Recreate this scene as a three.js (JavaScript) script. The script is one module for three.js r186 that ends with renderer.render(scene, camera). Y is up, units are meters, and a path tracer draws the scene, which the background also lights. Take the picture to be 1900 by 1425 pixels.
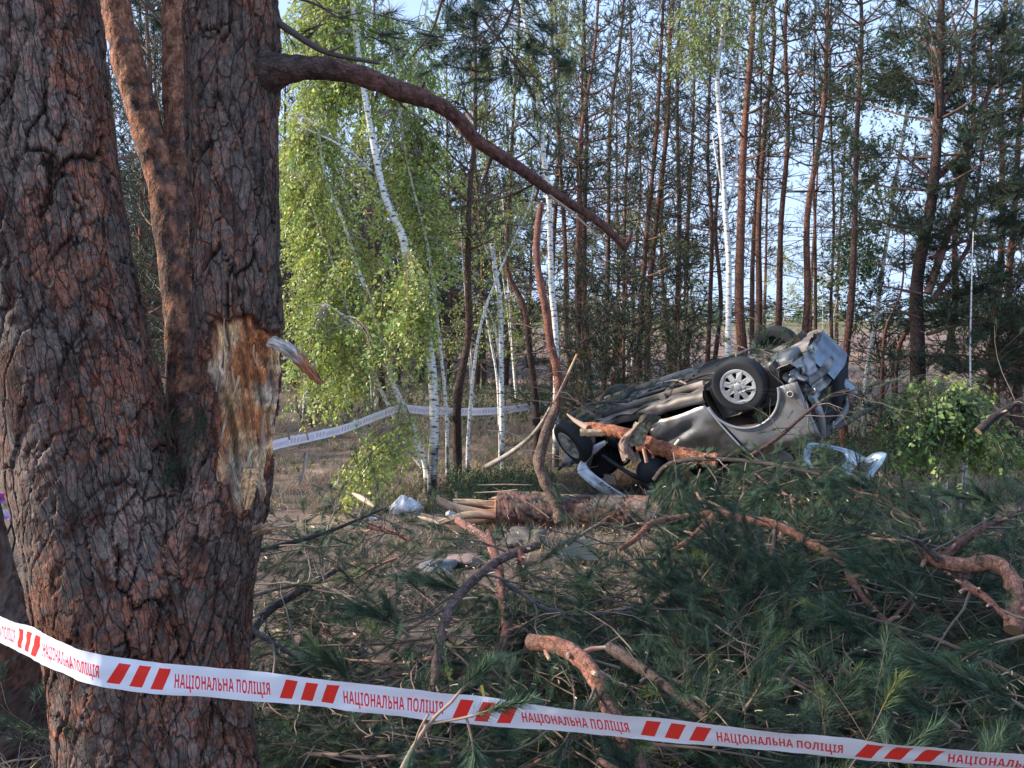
import * as THREE from 'three';
import { mergeGeometries } from 'three/addons/utils/BufferGeometryUtils.js';
import { ImprovedNoise } from 'three/addons/math/ImprovedNoise.js';
import { RoundedBoxGeometry } from 'three/addons/geometries/RoundedBoxGeometry.js';

// ---------- camera, sky, sun, exposure ----------
const scene = new THREE.Scene();
const EYE = 1.65, PITCH = THREE.MathUtils.degToRad(4.9), FPX = 1429;
const camera = new THREE.PerspectiveCamera(53, 4 / 3, 0.05, 900);
camera.position.set(0, EYE, 0);
camera.rotation.x = -PITCH;
const renderer = new THREE.WebGLRenderer({ antialias: true });
renderer.toneMapping = THREE.LinearToneMapping;
renderer.toneMappingExposure = 2.5;
renderer.shadowMap.enabled = true;
const SUN_AZ = THREE.MathUtils.degToRad(-84), SUN_EL = THREE.MathUtils.degToRad(25);   // azimuth from the view direction, negative = left
const sunDir = new THREE.Vector3(Math.sin(SUN_AZ) * Math.cos(SUN_EL), Math.sin(SUN_EL), -Math.cos(SUN_AZ) * Math.cos(SUN_EL));
{
  const W = 512, H = 256, d = new Float32Array(W * H * 4), v = new THREE.Vector3();
  const sst = THREE.MathUtils.smoothstep, L = THREE.MathUtils.lerp;
  for (let r = 0; r < H; r++) for (let c = 0; c < W; c++) {
    const up = ((r + 0.5) / H - 0.5) * Math.PI, az = ((c + 0.5) / W - 0.5) * 2 * Math.PI;
    v.set(Math.cos(az) * Math.cos(up), Math.sin(up), Math.sin(az) * Math.cos(up));
    const h = sst(v.y, -0.02, 0.75), g = Math.pow(Math.max(0, v.dot(sunDir)), 5) * 0.15;
    const i = (r * W + c) * 4;
    d[i] = L(0.325, 0.21, h) + g; d[i + 1] = L(0.425, 0.325, h) + g * 0.9; d[i + 2] = L(0.60, 0.54, h) + g * 0.7; d[i + 3] = 1;
  }
  const t = new THREE.DataTexture(d, W, H, THREE.RGBAFormat, THREE.FloatType);
  t.mapping = THREE.EquirectangularReflectionMapping; t.needsUpdate = true; t.magFilter = THREE.LinearFilter;
  scene.background = t; scene.environment = t;
}
const sun = new THREE.DirectionalLight(new THREE.Color(1, 0.92, 0.80), 3.7);
sun.position.copy(sunDir).multiplyScalar(60).add(new THREE.Vector3(0, 0, -10));
sun.target.position.set(0, 0, -10);
sun.castShadow = true; sun.shadow.radius = 9; sun.shadow.mapSize.set(4096, 4096);
Object.assign(sun.shadow.camera, { left: -40, right: 40, top: 40, bottom: -40, near: 1, far: 160 });
scene.add(sun, sun.target);

// ---------- helpers ----------
const V3 = THREE.Vector3, TAU = Math.PI * 2, V = (x, y, z) => new V3(x, y, z);
const { lerp, smoothstep: sstep, clamp } = THREE.MathUtils;
function rng(seed) { let s = seed >>> 0; return () => { s = (s + 0x6d2b79f5) >>> 0; let t = Math.imul(s ^ (s >>> 15), 1 | s); t = (t + Math.imul(t ^ (t >>> 7), 61 | t)) ^ t; return ((t ^ (t >>> 14)) >>> 0) / 4294967296; }; }
const perlin = new ImprovedNoise(), noise = (x, y, z) => perlin.noise(x, y, z);
const fbm = (x, y, z, o = 3) => { let a = 0, w = 0.5; for (let i = 0; i < o; i++) { a += w * noise(x, y, z); x *= 2.03; y *= 2.03; z *= 2.03; w *= 0.5; } return a; };
const h3 = (x, y, z, k) => { let n = Math.imul(x, 374761393) ^ Math.imul(y, 668265263) ^ Math.imul(z, 2147483647 - 58371) ^ Math.imul(k, 1274126177); n = Math.imul(n ^ (n >>> 13), 1274126177); n ^= n >>> 16; return (n >>> 0) / 4294967296; };
function worley(x, y, z) {   // [F1, F2, id]
  const xi = Math.floor(x), yi = Math.floor(y), zi = Math.floor(z); let a = 9, b = 9, id = 0;
  for (let i = -1; i < 2; i++) for (let j = -1; j < 2; j++) for (let k = -1; k < 2; k++) {
    const X = xi + i, Y = yi + j, Z = zi + k, dx = X + h3(X, Y, Z, 1) - x, dy = Y + h3(X, Y, Z, 2) - y, dz = Z + h3(X, Y, Z, 3) - z, d = dx * dx + dy * dy + dz * dz;
    if (d < a) { b = a; a = d; id = h3(X, Y, Z, 4); } else if (d < b) b = d;
  }
  return [Math.sqrt(a), Math.sqrt(b), id];
}
// thin flaky bark of limbs and branches: layers with ragged edges
const flake = (p, k = 1) => { const l = (fbm(p.x * 19 * k, p.y * 17 * k, p.z * 19 * k, 4) + 0.5) * 6, li = Math.floor(l), lf = l - li; return [li + sstep(lf, 0, 0.2), 1 - 0.45 * (1 - sstep(lf, 0, 0.16)), h3(li, 5, Math.floor(noise(p.x * 9, p.y * 7, p.z * 9) * 2 + 7), 2)]; };
// a pixel of the 1900 x 1425 photograph at a depth along the view axis -> a point of the place
function P(px, py, d) {
  const x = (px - 950) / FPX * d, y = -(py - 712.5) / FPX * d, c = Math.cos(PITCH), s = Math.sin(PITCH);
  return V(x, y * c - d * s + EYE, -y * s - d * c);
}
function gh(x, z) {
  const s = -z;
  let y = -0.62 * sstep(s, 1.2, 8.5);
  const far = sstep(s, 3, 14) * (1 - sstep(s, 60, 160));
  y += (noise(x * 0.7, z * 0.7, 3) * 0.05 + noise(x * 2.1, z * 2.1, 7) * 0.02) * (0.4 + far * 0.6);
  y += noise(x * 0.12, z * 0.12, 9) * 0.12 * far;
  return y;
}
const onGround = (p, up = 0) => V(p.x, gh(p.x, p.z) + up, p.z);
function spot(px, d) { const p = P(px, 800, d); return V(p.x, gh(p.x, -d), -d); }      // ground point under that pixel column

const used = {};
function numbered(n) { if (!(n in used)) { used[n] = 0; return n; } used[n]++; return n + '_' + String(used[n]).padStart(3, '0'); }
function tag(o, label, category, group, kind) { if (label) o.userData.label = label; if (category) o.userData.category = category; if (group) o.userData.group = group; if (kind) o.userData.kind = kind; return o; }
function thing(name, label, category, pos, group) { const o = new THREE.Group(); o.name = numbered(name); if (pos) o.position.copy(pos); scene.add(o); return tag(o, label, category, group); }
function shadow(m) { m.castShadow = m.receiveShadow = true; return m; }

class MB {   // collects vertices; build() makes ONE named mesh
  constructor(origin) { this.p = []; this.c = []; this.u = []; this.i = []; this.o = origin || V(0, 0, 0); }
  v(p, c, u = 0, w = 0) { this.p.push(p.x - this.o.x, p.y - this.o.y, p.z - this.o.z); this.c.push(c[0], c[1], c[2]); this.u.push(u, w); return this.p.length / 3 - 1; }
  tri(a, b, c) { this.i.push(a, b, c); }
  quad(a, b, c, d) { this.i.push(a, b, c, a, c, d); }
  tube(pts, rad, seg = 6, col = () => [1, 1, 1], opt = {}) {
    const n = pts.length, t = [], N = []; let L = 0;
    for (let k = 0; k < n; k++) t.push(pts[Math.min(k + 1, n - 1)].clone().sub(pts[Math.max(k - 1, 0)]).normalize());
    let nn = Math.abs(t[0].y) < 0.9 ? V(0, 1, 0) : V(1, 0, 0);
    nn.addScaledVector(t[0], -nn.dot(t[0])).normalize();
    const tile = opt.tile || 0.5, rm = Math.max(rad(0), rad(1)), reps = Math.max(1, Math.round(TAU * rm / tile)), rows = [];
    for (let k = 0; k < n; k++) {
      if (k) { L += pts[k].distanceTo(pts[k - 1]); nn = nn.clone().addScaledVector(t[k], -nn.dot(t[k])).normalize(); }
      const b = t[k].clone().cross(nn), f = k / (n - 1), r = rad(f), row = [];
      for (let s = 0; s <= seg; s++) {
        const a = (s % seg) / seg * TAU, q = nn.clone().multiplyScalar(Math.cos(a)).addScaledVector(b, Math.sin(a));
        const base = pts[k].clone().addScaledVector(q, r), rr = opt.bump ? opt.bump(base, f, a, r) : 0;
        if (rr) base.addScaledVector(q, rr);
        row.push(this.v(base, col(f, a, base), s / seg * reps, L / tile));
      }
      rows.push(row);
    }
    for (let k = 0; k < n - 1; k++) for (let s = 0; s < seg; s++) this.quad(rows[k][s], rows[k][s + 1], rows[k + 1][s + 1], rows[k + 1][s]);
    for (const e of [0, n - 1]) if (opt.cap && !(e === 0 && opt.cap === 'end')) {
      const cc = opt.capCol || col(e ? 1 : 0, 0, pts[e]), push = (e ? 1 : -1) * (opt.capLen || 0) * rad(e ? 1 : 0), m = this.v(pts[e].clone().addScaledVector(t[e], push), cc);
      for (let s = 0; s < seg; s++) {
        const g = (q) => V(this.p[q * 3] + this.o.x, this.p[q * 3 + 1] + this.o.y, this.p[q * 3 + 2] + this.o.z);
        const a = this.v(g(rows[e][s]), cc), b = this.v(g(rows[e][s + 1]), cc);
        e ? this.tri(a, b, m) : this.tri(b, a, m);
      }
    }
    return this;
  }
  grid(nu, nv, f, col = () => [1, 1, 1], uvs = 1) {
    const r = [];
    for (let j = 0; j <= nv; j++) for (let i = 0; i <= nu; i++) { const q = f(i / nu, j / nv); r.push(this.v(q, col(i / nu, j / nv, q), i / nu * uvs, j / nv * uvs)); }
    for (let j = 0; j < nv; j++) for (let i = 0; i < nu; i++) { const a = r[j * (nu + 1) + i], b = r[j * (nu + 1) + i + 1], c = r[(j + 1) * (nu + 1) + i + 1], d = r[(j + 1) * (nu + 1) + i]; this.quad(a, b, c, d); }
    return this;
  }
  geo(flat) {
    const g = new THREE.BufferGeometry();
    g.setAttribute('position', new THREE.Float32BufferAttribute(this.p, 3)); g.setAttribute('color', new THREE.Float32BufferAttribute(this.c, 3)); g.setAttribute('uv', new THREE.Float32BufferAttribute(this.u, 2));
    g.setIndex(this.i); g.computeVertexNormals();
    if (!flat) {   // close the seam of wrapped rings
      const n = g.attributes.normal, key = new Map();
      for (let k = 0; k < this.p.length / 3; k++) { const s = (this.p[k * 3] * 4e4 | 0) + '_' + (this.p[k * 3 + 1] * 4e4 | 0) + '_' + (this.p[k * 3 + 2] * 4e4 | 0) + '_' + (this.c[k * 3] * 500 | 0); const m = key.get(s); if (m === undefined) key.set(s, k); else { const a = V(n.getX(k), n.getY(k), n.getZ(k)), b = V(n.getX(m), n.getY(m), n.getZ(m)); if (a.dot(b) > 0.3) { a.add(b).normalize(); n.setXYZ(k, a.x, a.y, a.z); n.setXYZ(m, a.x, a.y, a.z); } } }
    }
    return g;
  }
  build(name, mat, parent, kind) { const m = shadow(new THREE.Mesh(this.geo(kind === 'flat' || this.p.length > 600000), mat)); m.name = parent === scene ? numbered(name) : name; if (kind && kind !== 'flat') m.userData.kind = kind; parent.add(m); return m; }
}
function curve(pts, n) { return new THREE.CatmullRomCurve3(pts, false, 'centripetal').getPoints(n); }
const pxPath = (a, d) => a.map((q) => P(q[0], q[1], q[2] === undefined ? d : q[2]));
const UP = V(0, 1, 0), tmpM = new THREE.Matrix4(), tmpQ = new THREE.Quaternion(), tmpQ2 = new THREE.Quaternion();
function scatter(geo, mat, list, name, parent, tint) {   // list of [position, direction, scale, spin]; the geometry's axis is +y
  const m = shadow(new THREE.InstancedMesh(geo, mat, list.length)); m.name = parent === scene ? numbered(name) : name;
  const c = new THREE.Color();
  list.forEach((q, k) => {
    tmpQ.setFromUnitVectors(UP, q[1]); tmpQ2.setFromAxisAngle(UP, q[3]); tmpQ.multiply(tmpQ2);
    tmpM.compose(q[0], tmpQ, V(q[2], q[2], q[2])); m.setMatrixAt(k, tmpM);
    if (tint) { const t = tint(q, k); c.setRGB(t[0], t[1], t[2]); m.setColorAt(k, c); }
  });
  m.userData.kind = 'stuff'; parent.add(m); return m;
}
function dirOf(R, up = 0) { const a = R() * TAU, y = up + (R() - 0.5) * 0.8, s = Math.sqrt(Math.max(0.05, 1 - y * y)); return V(Math.cos(a) * s, y, Math.sin(a) * s).normalize(); }

// ---------- textures and materials ----------
function tex(w, h, f, srgb = true) {
  const d = new Uint8Array(w * h * 4);
  for (let y = 0; y < h; y++) for (let x = 0; x < w; x++) { const q = f(x / w, y / h), i = (y * w + x) * 4; for (let c = 0; c < 3; c++) { let l = clamp(q[c], 0, 1); if (srgb) l = l <= 0.0031308 ? l * 12.92 : 1.055 * Math.pow(l, 1 / 2.4) - 0.055; d[i + c] = l * 255; } d[i + 3] = 255; }
  const t = new THREE.DataTexture(d, w, h); t.wrapS = t.wrapT = THREE.RepeatWrapping; t.magFilter = THREE.LinearFilter; if (srgb) t.colorSpace = THREE.SRGBColorSpace; t.needsUpdate = true; return t;
}
function wrapWorley(u, v, nx, ny, k) {   // tileable 2-d cells
  const x = u * nx, y = v * ny, xi = Math.floor(x), yi = Math.floor(y); let a = 9, b = 9, id = 0;
  for (let i = -1; i < 2; i++) for (let j = -1; j < 2; j++) { const X = xi + i, Y = yi + j, wx = (X + nx) % nx, wy = (Y + ny) % ny, dx = X + h3(wx, wy, k, 1) - x, dy = Y + h3(wx, wy, k, 2) - y, d = dx * dx + dy * dy; if (d < a) { b = a; a = d; id = h3(wx, wy, k, 4); } else if (d < b) b = d; }
  return [Math.sqrt(a), Math.sqrt(b), id];
}
const tn = (u, v, f, k) => { const a = TAU; return noise(Math.cos(u * a) * f + k, Math.sin(u * a) * f + Math.cos(v * a) * f, Math.sin(v * a) * f + k * 2); };
const barkField = (u, v) => { const uu = u + tn(u, v, 1.3, 1) * 0.03, vv = v + tn(u, v, 1.1, 5) * 0.05, w = wrapWorley((uu + 1) % 1, (vv + 1) % 1, 9, 5, 2), w2 = wrapWorley((uu + 1) % 1, (vv + 1) % 1, 22, 14, 6), e = sstep(w[1] - w[0], 0.02, 0.22); return [e, w[2], w2[2], w2[1] - w2[0]]; };
const barkMap = tex(384, 384, (u, v) => { const [e, a, b, f] = barkField(u, v), k = 0.28 + 0.72 * e, s = (0.55 + 0.35 * a + 0.3 * b) * k * (0.8 + 0.2 * sstep(f, 0, 0.15)); return [s, s * (0.9 + 0.1 * a), s * (0.86 + 0.14 * b)]; });
const barkBump = tex(384, 384, (u, v) => { const [e, a, b, f] = barkField(u, v), s = e * (0.55 + 0.25 * a) + 0.15 * b + 0.1 * sstep(f, 0, 0.1); return [s, s, s]; }, false);
const birchMap = tex(256, 512, (u, v) => {
  let s = 0.82 + tn(u, v, 3, 4) * 0.12;
  const line = wrapWorley(u, v, 4, 60, 3), blot = wrapWorley(u, v, 3, 12, 8);
  if (line[0] < 0.28 && line[2] > 0.45) s *= 0.42;
  const b = sstep(blot[0] + tn(u, v, 6, 2) * 0.25, 0.22, 0.36); s *= blot[2] > 0.55 ? lerp(0.1, 1, b) : 1;
  return [s, s * 0.96, s * 0.9];
});
// flakes: plates that overlap like shingles, with sharp dark edges at the gaps
const flakeField = (u, v) => {
  const uu = u + tn(u, v, 2.2, 1) * 0.022 + tn(u, v, 7, 3) * 0.010, vv = v + tn(u, v, 1.8, 5) * 0.03 + tn(u, v, 8, 9) * 0.012, f = (q) => (q + 2) % 1;
  const a = wrapWorley(f(uu), f(vv), 13, 7, 12), b = wrapWorley(f(uu + tn(u, v, 12, 4) * 0.008), f(vv), 30, 17, 16), c = wrapWorley(f(uu), f(vv), 64, 44, 19);
  const ea = sstep(a[1] - a[0], 0.0, 0.10), eb = sstep(b[1] - b[0], 0.0, 0.14), ec = sstep(c[1] - c[0], 0, 0.2);
  return [a[2], b[2], c[2], ea, eb, ec];
};
const trunkMap = tex(768, 768, (u, v) => { const [a, b, c, ea, eb, ec] = flakeField(u, v), k = (0.42 + 0.58 * ea) * (0.62 + 0.38 * eb) * (0.86 + 0.14 * ec), s = (0.42 + 0.42 * a + 0.42 * b + 0.12 * c) * k, w = b > 0.8 ? 0.25 : 0; return [s * (1 + w * 0.5), s * (1 - w * 0.35), s * (1 - w * 0.55)]; });
const trunkBump = tex(768, 768, (u, v) => { const [a, b, c, ea, eb, ec] = flakeField(u, v), s = (0.25 + 0.35 * a) * ea + (0.08 + 0.26 * b) * eb * ea + 0.06 * c * ec; return [s, s, s]; }, false);
const stemMap = tex(512, 512, (u, v) => { const [a, b, c, ea, eb, ec] = flakeField(u, v), k = (0.62 + 0.38 * ea) * (0.58 + 0.42 * eb) * (0.85 + 0.15 * ec), s = (0.36 + 0.3 * a + 0.5 * b + 0.24 * c) * k; return [s, s * (0.92 + 0.16 * b), s * (0.86 + 0.3 * b)]; });
const stemBump = tex(512, 512, (u, v) => { const [a, b, c, ea, eb, ec] = flakeField(u, v), s = 0.3 + 0.15 * a * ea + 0.3 * b * eb + 0.12 * c * ec; return [s, s, s]; }, false);
const fibreMap = tex(512, 512, (u, v) => { const f = tn((u * 9) % 1, v, 6, 2) * 0.5 + tn((u * 23) % 1, (v * 2) % 1, 5, 7) * 0.5, g = tn(u, v, 4, 3), s = clamp(0.66 + f * 1.1 + g * 0.35, 0.12, 1.1); return [s, s * 0.97, s * 0.93]; });
const STD = (o) => new THREE.MeshStandardMaterial(o);
const M = {
  bark: STD({ vertexColors: true, map: barkMap, bumpMap: barkBump, bumpScale: 0.012, roughness: 0.95 }),
  barkFine: STD({ vertexColors: true, map: barkMap, bumpMap: barkBump, bumpScale: 0.003, roughness: 0.9 }),
  solidBark: new THREE.MeshPhysicalMaterial({ vertexColors: true, roughness: 0.9, specularIntensity: 0.5 }),
  trunkBark: new THREE.MeshPhysicalMaterial({ vertexColors: true, map: trunkMap, bumpMap: trunkBump, bumpScale: 0.011, roughness: 0.92, specularIntensity: 0.5 }),
  stemBark: new THREE.MeshPhysicalMaterial({ vertexColors: true, map: stemMap, bumpMap: stemBump, bumpScale: 0.011, roughness: 0.85, specularIntensity: 0.5 }),
  rawWood: STD({ vertexColors: true, map: fibreMap, bumpMap: fibreMap, bumpScale: 0.006, roughness: 0.75 }),
  birch: STD({ vertexColors: true, map: birchMap, roughness: 0.8 }),
  twig: STD({ vertexColors: true, roughness: 0.9 }),
  wood: STD({ vertexColors: true, roughness: 0.8 }),
  needle: new THREE.MeshPhysicalMaterial({ vertexColors: true, roughness: 0.65, specularIntensity: 0.4 }),
  leaf: new THREE.MeshPhysicalMaterial({ vertexColors: true, roughness: 0.75, transmission: 0.42, thickness: 0 }),
  grass: STD({ vertexColors: true, roughness: 0.9 }),
};
const K = { pine: [0.30, 0.165, 0.115], pineOrange: [0.62, 0.27, 0.14], pineGrey: [0.26, 0.21, 0.19], twigGrey: [0.17, 0.13, 0.105], deadTwig: [0.10, 0.066, 0.052], wood: [0.62, 0.42, 0.25], woodOrange: [0.62, 0.25, 0.09] };
const vary = (c, R, k = 0.2) => { const s = 1 + (R() - 0.5) * 2 * k; return [c[0] * s, c[1] * s, c[2] * s]; };
// ---------- foliage pieces ----------
function shootGeo(seed, len, n, nl, w, spread, rows = 1) {   // a pine shoot along +y: needles leaning forward
  const R = rng(seed), b = new MB();
  b.tube([V(0, 0, 0), V(0, len * 0.5, 0), V(0, len, 0)], (f) => lerp(0.0022, 0.0015, f) * (w / 0.0014), 3, () => [0.10, 0.075, 0.05]);
  for (let k = 0; k < n; k++) {
    const f = Math.pow(R(), 0.8), a = R() * TAU, y = f * len, open = spread * (0.7 + R() * 0.6) * (1.15 - 0.5 * f);
    const d = V(Math.cos(a) * Math.sin(open), Math.cos(open), Math.sin(a) * Math.sin(open)), l = nl * (0.7 + R() * 0.45), s = V(-Math.sin(a), (R() - 0.5) * 0.8, Math.cos(a)).normalize().multiplyScalar(w * 0.5);
    const g = 0.75 + R() * 0.5, c0 = [0.036 * g, 0.060 * g, 0.034 * g], c1 = [0.060 * g, 0.100 * g, 0.056 * g], p = V(0, y, 0), m = p.clone().addScaledVector(d, l * 0.55), e = p.clone().addScaledVector(d, l); e.y -= l * 0.08 * R();
    const A = b.v(p.clone().add(s), c0), B = b.v(p.clone().sub(s), c0), C = b.v(m.clone().addScaledVector(s, 0.9), c1), D = b.v(m.clone().addScaledVector(s, -0.9), c1), E = b.v(e, c1);
    b.quad(A, B, D, C); b.tri(C, D, E);
  }
  return b.geo(true);
}
const SHOOT = [0, 1, 2].map((k) => shootGeo(11 + k, 0.11, 90, 0.06, 0.0013, 0.85));
const SHOOTB = shootGeo(31, 0.17, 130, 0.075, 0.0014, 0.6);                 // the long fresh sprays
function tuftGeo(seed, n, needles, w) {   // the end of a branch seen from afar: several shoots in a fan
  const R = rng(seed), g = [];
  for (let k = 0; k < n; k++) {
    const s = shootGeo(seed * 7 + k, 0.16, needles, 0.075, w, 0.6), d = V((R() - 0.5) * 1.7, 0.35 + R() * 0.75, (R() - 0.5) * 1.7).normalize();
    s.applyQuaternion(new THREE.Quaternion().setFromUnitVectors(UP, d)); s.translate((R() - 0.5) * 0.16, R() * 0.2, (R() - 0.5) * 0.16); g.push(s);
  }
  return mergeGeometries(g);
}
const TUFT = [0, 1, 2].map((k) => tuftGeo(50 + k, 7, 16, 0.0048));
const TUFTN = [0, 1].map((k) => tuftGeo(60 + k, 6, 30, 0.0032));           // for the nearer trees
function leafInto(b, p, d, size, R, col) {
  const side = V(R() - 0.5, R() - 0.5, R() - 0.5).cross(d).normalize().multiplyScalar(size * 0.4), n = side.clone().cross(d).normalize().multiplyScalar(size * 0.12);
  const g = 0.8 + R() * 0.45, c = [col[0] * g, col[1] * g, col[2] * g], m = p.clone().addScaledVector(d, size * 0.38);
  const A = b.v(p, c), B = b.v(m.clone().add(side).add(n), c), C = b.v(p.clone().addScaledVector(d, size), c), D = b.v(m.clone().sub(side).add(n), c);
  b.tri(A, B, C); b.tri(A, C, D);
}
function sprigGeo(seed, len, n, size, col) {   // a hanging birch twig along +y
  const R = rng(seed), b = new MB(), pts = [V(0, 0, 0), V(0.01, len * 0.5, 0.01), V(0, len, 0)];
  b.tube(pts, (f) => lerp(0.0022, 0.001, f), 3, () => [0.12, 0.09, 0.06]);
  for (let k = 0; k < n; k++) { const y = len * (0.05 + 0.95 * (k + R() * 0.6) / n), a = R() * TAU, p = V(0.005, y, 0.005), d = V(Math.cos(a), 0.5 + R() * 0.9, Math.sin(a)).normalize(), q = p.clone().addScaledVector(d, size * 0.4); leafInto(b, q, d, size * (0.5 + R() * 0.75), R, col); }
  return b.geo(true);
}
const SPRIG = [0, 1, 2].map((k) => sprigGeo(70 + k, 0.3, 12, 0.05, [0.40, 0.48, 0.125]));
const SPRIGD = [0, 1].map((k) => sprigGeo(80 + k, 0.3, 11, 0.06, [0.10, 0.17, 0.055]));

// a branch that forks into twigs; returns where its shoots sit
function grow(b, R, p, dir, len, r, level, out, o) {
  const n = level === 0 ? 9 : level === 1 ? 5 : 3, pts = [p.clone()], d = dir.clone();
  for (let k = 0; k < n; k++) {
    d.add(V(R() - 0.5, R() - 0.5, R() - 0.5).multiplyScalar(o.jit || 0.35)).add(V(0, (o.lift || 0) * (level === 0 ? 0.4 : 1) * 0.2, 0)).normalize();
    pts.push(pts[k].clone().addScaledVector(d, len / n));
  }
  if (o.floor) for (const q of pts) { const f = o.floor(q); if (q.y < f) q.y = f + R() * 0.03; }
  const c0 = vary(o.col, R, 0.15), c1 = o.tip || o.col;
  b.tube(pts, (f) => Math.max(0.0012, r * (1 - 0.8 * f)), level === 0 ? 7 : level === 1 ? 4 : 3, (f) => [lerp(c0[0], c1[0], level ? 1 : f), lerp(c0[1], c1[1], level ? 1 : f), lerp(c0[2], c1[2], level ? 1 : f)], { cap: level === 0 });
  const end = pts[n], ed = d.clone();
  if (level >= o.levels) { out.push([end, ed, 1]); if (R() < 0.9) out.push([pts[n - 1].clone().lerp(end, 0.3), ed.clone().add(dirOf(R).multiplyScalar(0.3)).normalize(), 0.9]); return; }
  if (level > 0) for (let k = 2; k < n; k++) if (R() < 0.8) out.push([pts[k], pts[k + 1].clone().sub(pts[k]).normalize().add(dirOf(R).multiplyScalar(0.35)).normalize(), 0.85]);
  const kids = level === 0 ? o.kids : o.kids2 || 5;
  for (let k = 0; k < kids; k++) {
    const f = (level === 0 ? 0.12 : 0.25) + (1 - (level === 0 ? 0.12 : 0.25)) * (k + R() * 0.7) / kids, at = Math.min(n - 1, Math.floor(f * n)), q = pts[at].clone().lerp(pts[at + 1], f * n - at), t = pts[at + 1].clone().sub(pts[at]).normalize();
    const side = dirOf(R, 0.1).cross(t).normalize(); if (o.flat && Math.abs(side.y) > 0.5) side.y *= 0.4;
    const dd = t.clone().multiplyScalar(0.75).addScaledVector(side, 0.75 + R() * 0.3).normalize();
    grow(b, R, q, dd, len * (level === 0 ? 0.42 : 0.5) * (1.15 - 0.6 * f) * (0.7 + R() * 0.5), r * 0.42 * (1 - 0.5 * f), level + 1, out, o);
  }
  out.push([end, ed, 1]);
}
const needleTint = (R, k = 1) => () => { const g = (0.75 + R() * 0.5) * k, w = R(); return w < 0.04 ? [1.9 * g, 1.5 * g, 0.8 * g] : [g * (0.92 + 0.16 * R()), g, g * (0.95 + 0.2 * R())]; };

// ---------- background trees ----------
function pinePath(trace, d, H) {   // from the ground up through the traced pixels and on to height H
  const t = trace.map((q) => P(q[0], q[1], q[2] || d)), b = t[0], base = onGround(V(b.x, 0, b.z), -0.08), pts = [base];
  for (const q of t) if (q.y > base.y + 0.3) pts.push(q);
  const e = pts[pts.length - 1], pr = pts[Math.max(0, pts.length - 2)], dd = e.clone().sub(pr).normalize().lerp(UP, 0.5).normalize();
  if (H > e.y + 0.3) pts.push(e.clone().addScaledVector(dd, (H - e.y) * 0.5), e.clone().addScaledVector(dd, H - e.y));
  return pts;
}
function pineCrown(R, axis, o, br, dead, tufts) {   // axis: function of height fraction
  const H = o.H;
  for (let y = o.from; y < H - 0.15; y += o.step * (0.7 + R() * 0.6)) {
    const f = (y - o.from) / (H - o.from), n = 2 + Math.floor(R() * 2.6), p = axis(y / H), a0 = R() * TAU;
    for (let k = 0; k < n; k++) {
      const a = a0 + k / n * TAU + (R() - 0.5), L = (o.spread * (1 - Math.pow(f, 1.5) * 0.8) * (0.55 + R() * 0.6)), el = lerp(-0.05, 0.75, f) + (R() - 0.5) * 0.4;
      const d = V(Math.cos(a) * Math.cos(el), Math.sin(el), Math.sin(a) * Math.cos(el)), pts = [p.clone()], q = d.clone();
      for (let s = 0; s < 4; s++) { q.y += 0.13; q.add(V(R() - 0.5, (R() - 0.5) * 0.5, R() - 0.5).multiplyScalar(0.25)).normalize(); pts.push(pts[s].clone().addScaledVector(q, L / 4)); }
      br.tube(pts, (t) => lerp(0.014 + 0.012 * (1 - f), 0.004, t), 3, () => vary(o.branchCol || [0.16, 0.085, 0.06], R, 0.2));
      const m = Math.max(2, Math.round(L * o.dense));
      for (let s = 0; s < m; s++) { const t = 0.3 + 0.7 * (s + R()) / m, at = Math.min(3, Math.floor(t * 4)), w = pts[at].clone().lerp(pts[at + 1], t * 4 - at), off = dirOf(R, 0.25); w.addScaledVector(off, (0.06 + R() * 0.26) * Math.min(1, L)); tufts.push([w, q.clone().multiplyScalar(0.6).addScaledVector(off, 0.7).add(V(0, 0.35, 0)).normalize(), 0.75 + R() * 0.6, R() * TAU]); }
    }
  }
  tufts.push([axis(1), UP.clone(), 1, 0]);
  for (let k = 0; k < o.dead; k++) {   // bare dead branches below the crown
    const y = o.deadFrom + (o.from * 1.15 - o.deadFrom) * R(), p = axis(y / H), a = R() * TAU, L = 0.4 + R() * (o.deadLen || 1.3), d = V(Math.cos(a), (R() - 0.55) * 0.5, Math.sin(a)).normalize(), pts = [p.clone()];
    for (let s = 0; s < 4; s++) { d.add(V(R() - 0.5, R() - 0.5, R() - 0.5).multiplyScalar(0.4)).normalize(); pts.push(pts[s].clone().addScaledVector(d, L / 4)); }
    dead.tube(pts, (t) => lerp(0.010, 0.0035, t), 3, () => vary(K.deadTwig, R, 0.35));
    for (let s = 1; s < 5; s++) if (R() < 0.85) { const q = pts[s], e = d.clone().add(dirOf(R).multiplyScalar(1.2)).normalize(), l = L * (0.15 + R() * 0.3), mid = q.clone().addScaledVector(e, l * 0.5); mid.y += 0.03; dead.tube([q, mid, q.clone().addScaledVector(e, l).add(V(0, (R() - 0.5) * 0.1, 0))], (t) => lerp(0.005, 0.0025, t), 3, () => vary(K.deadTwig, R, 0.35)); }
  }
}
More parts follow.
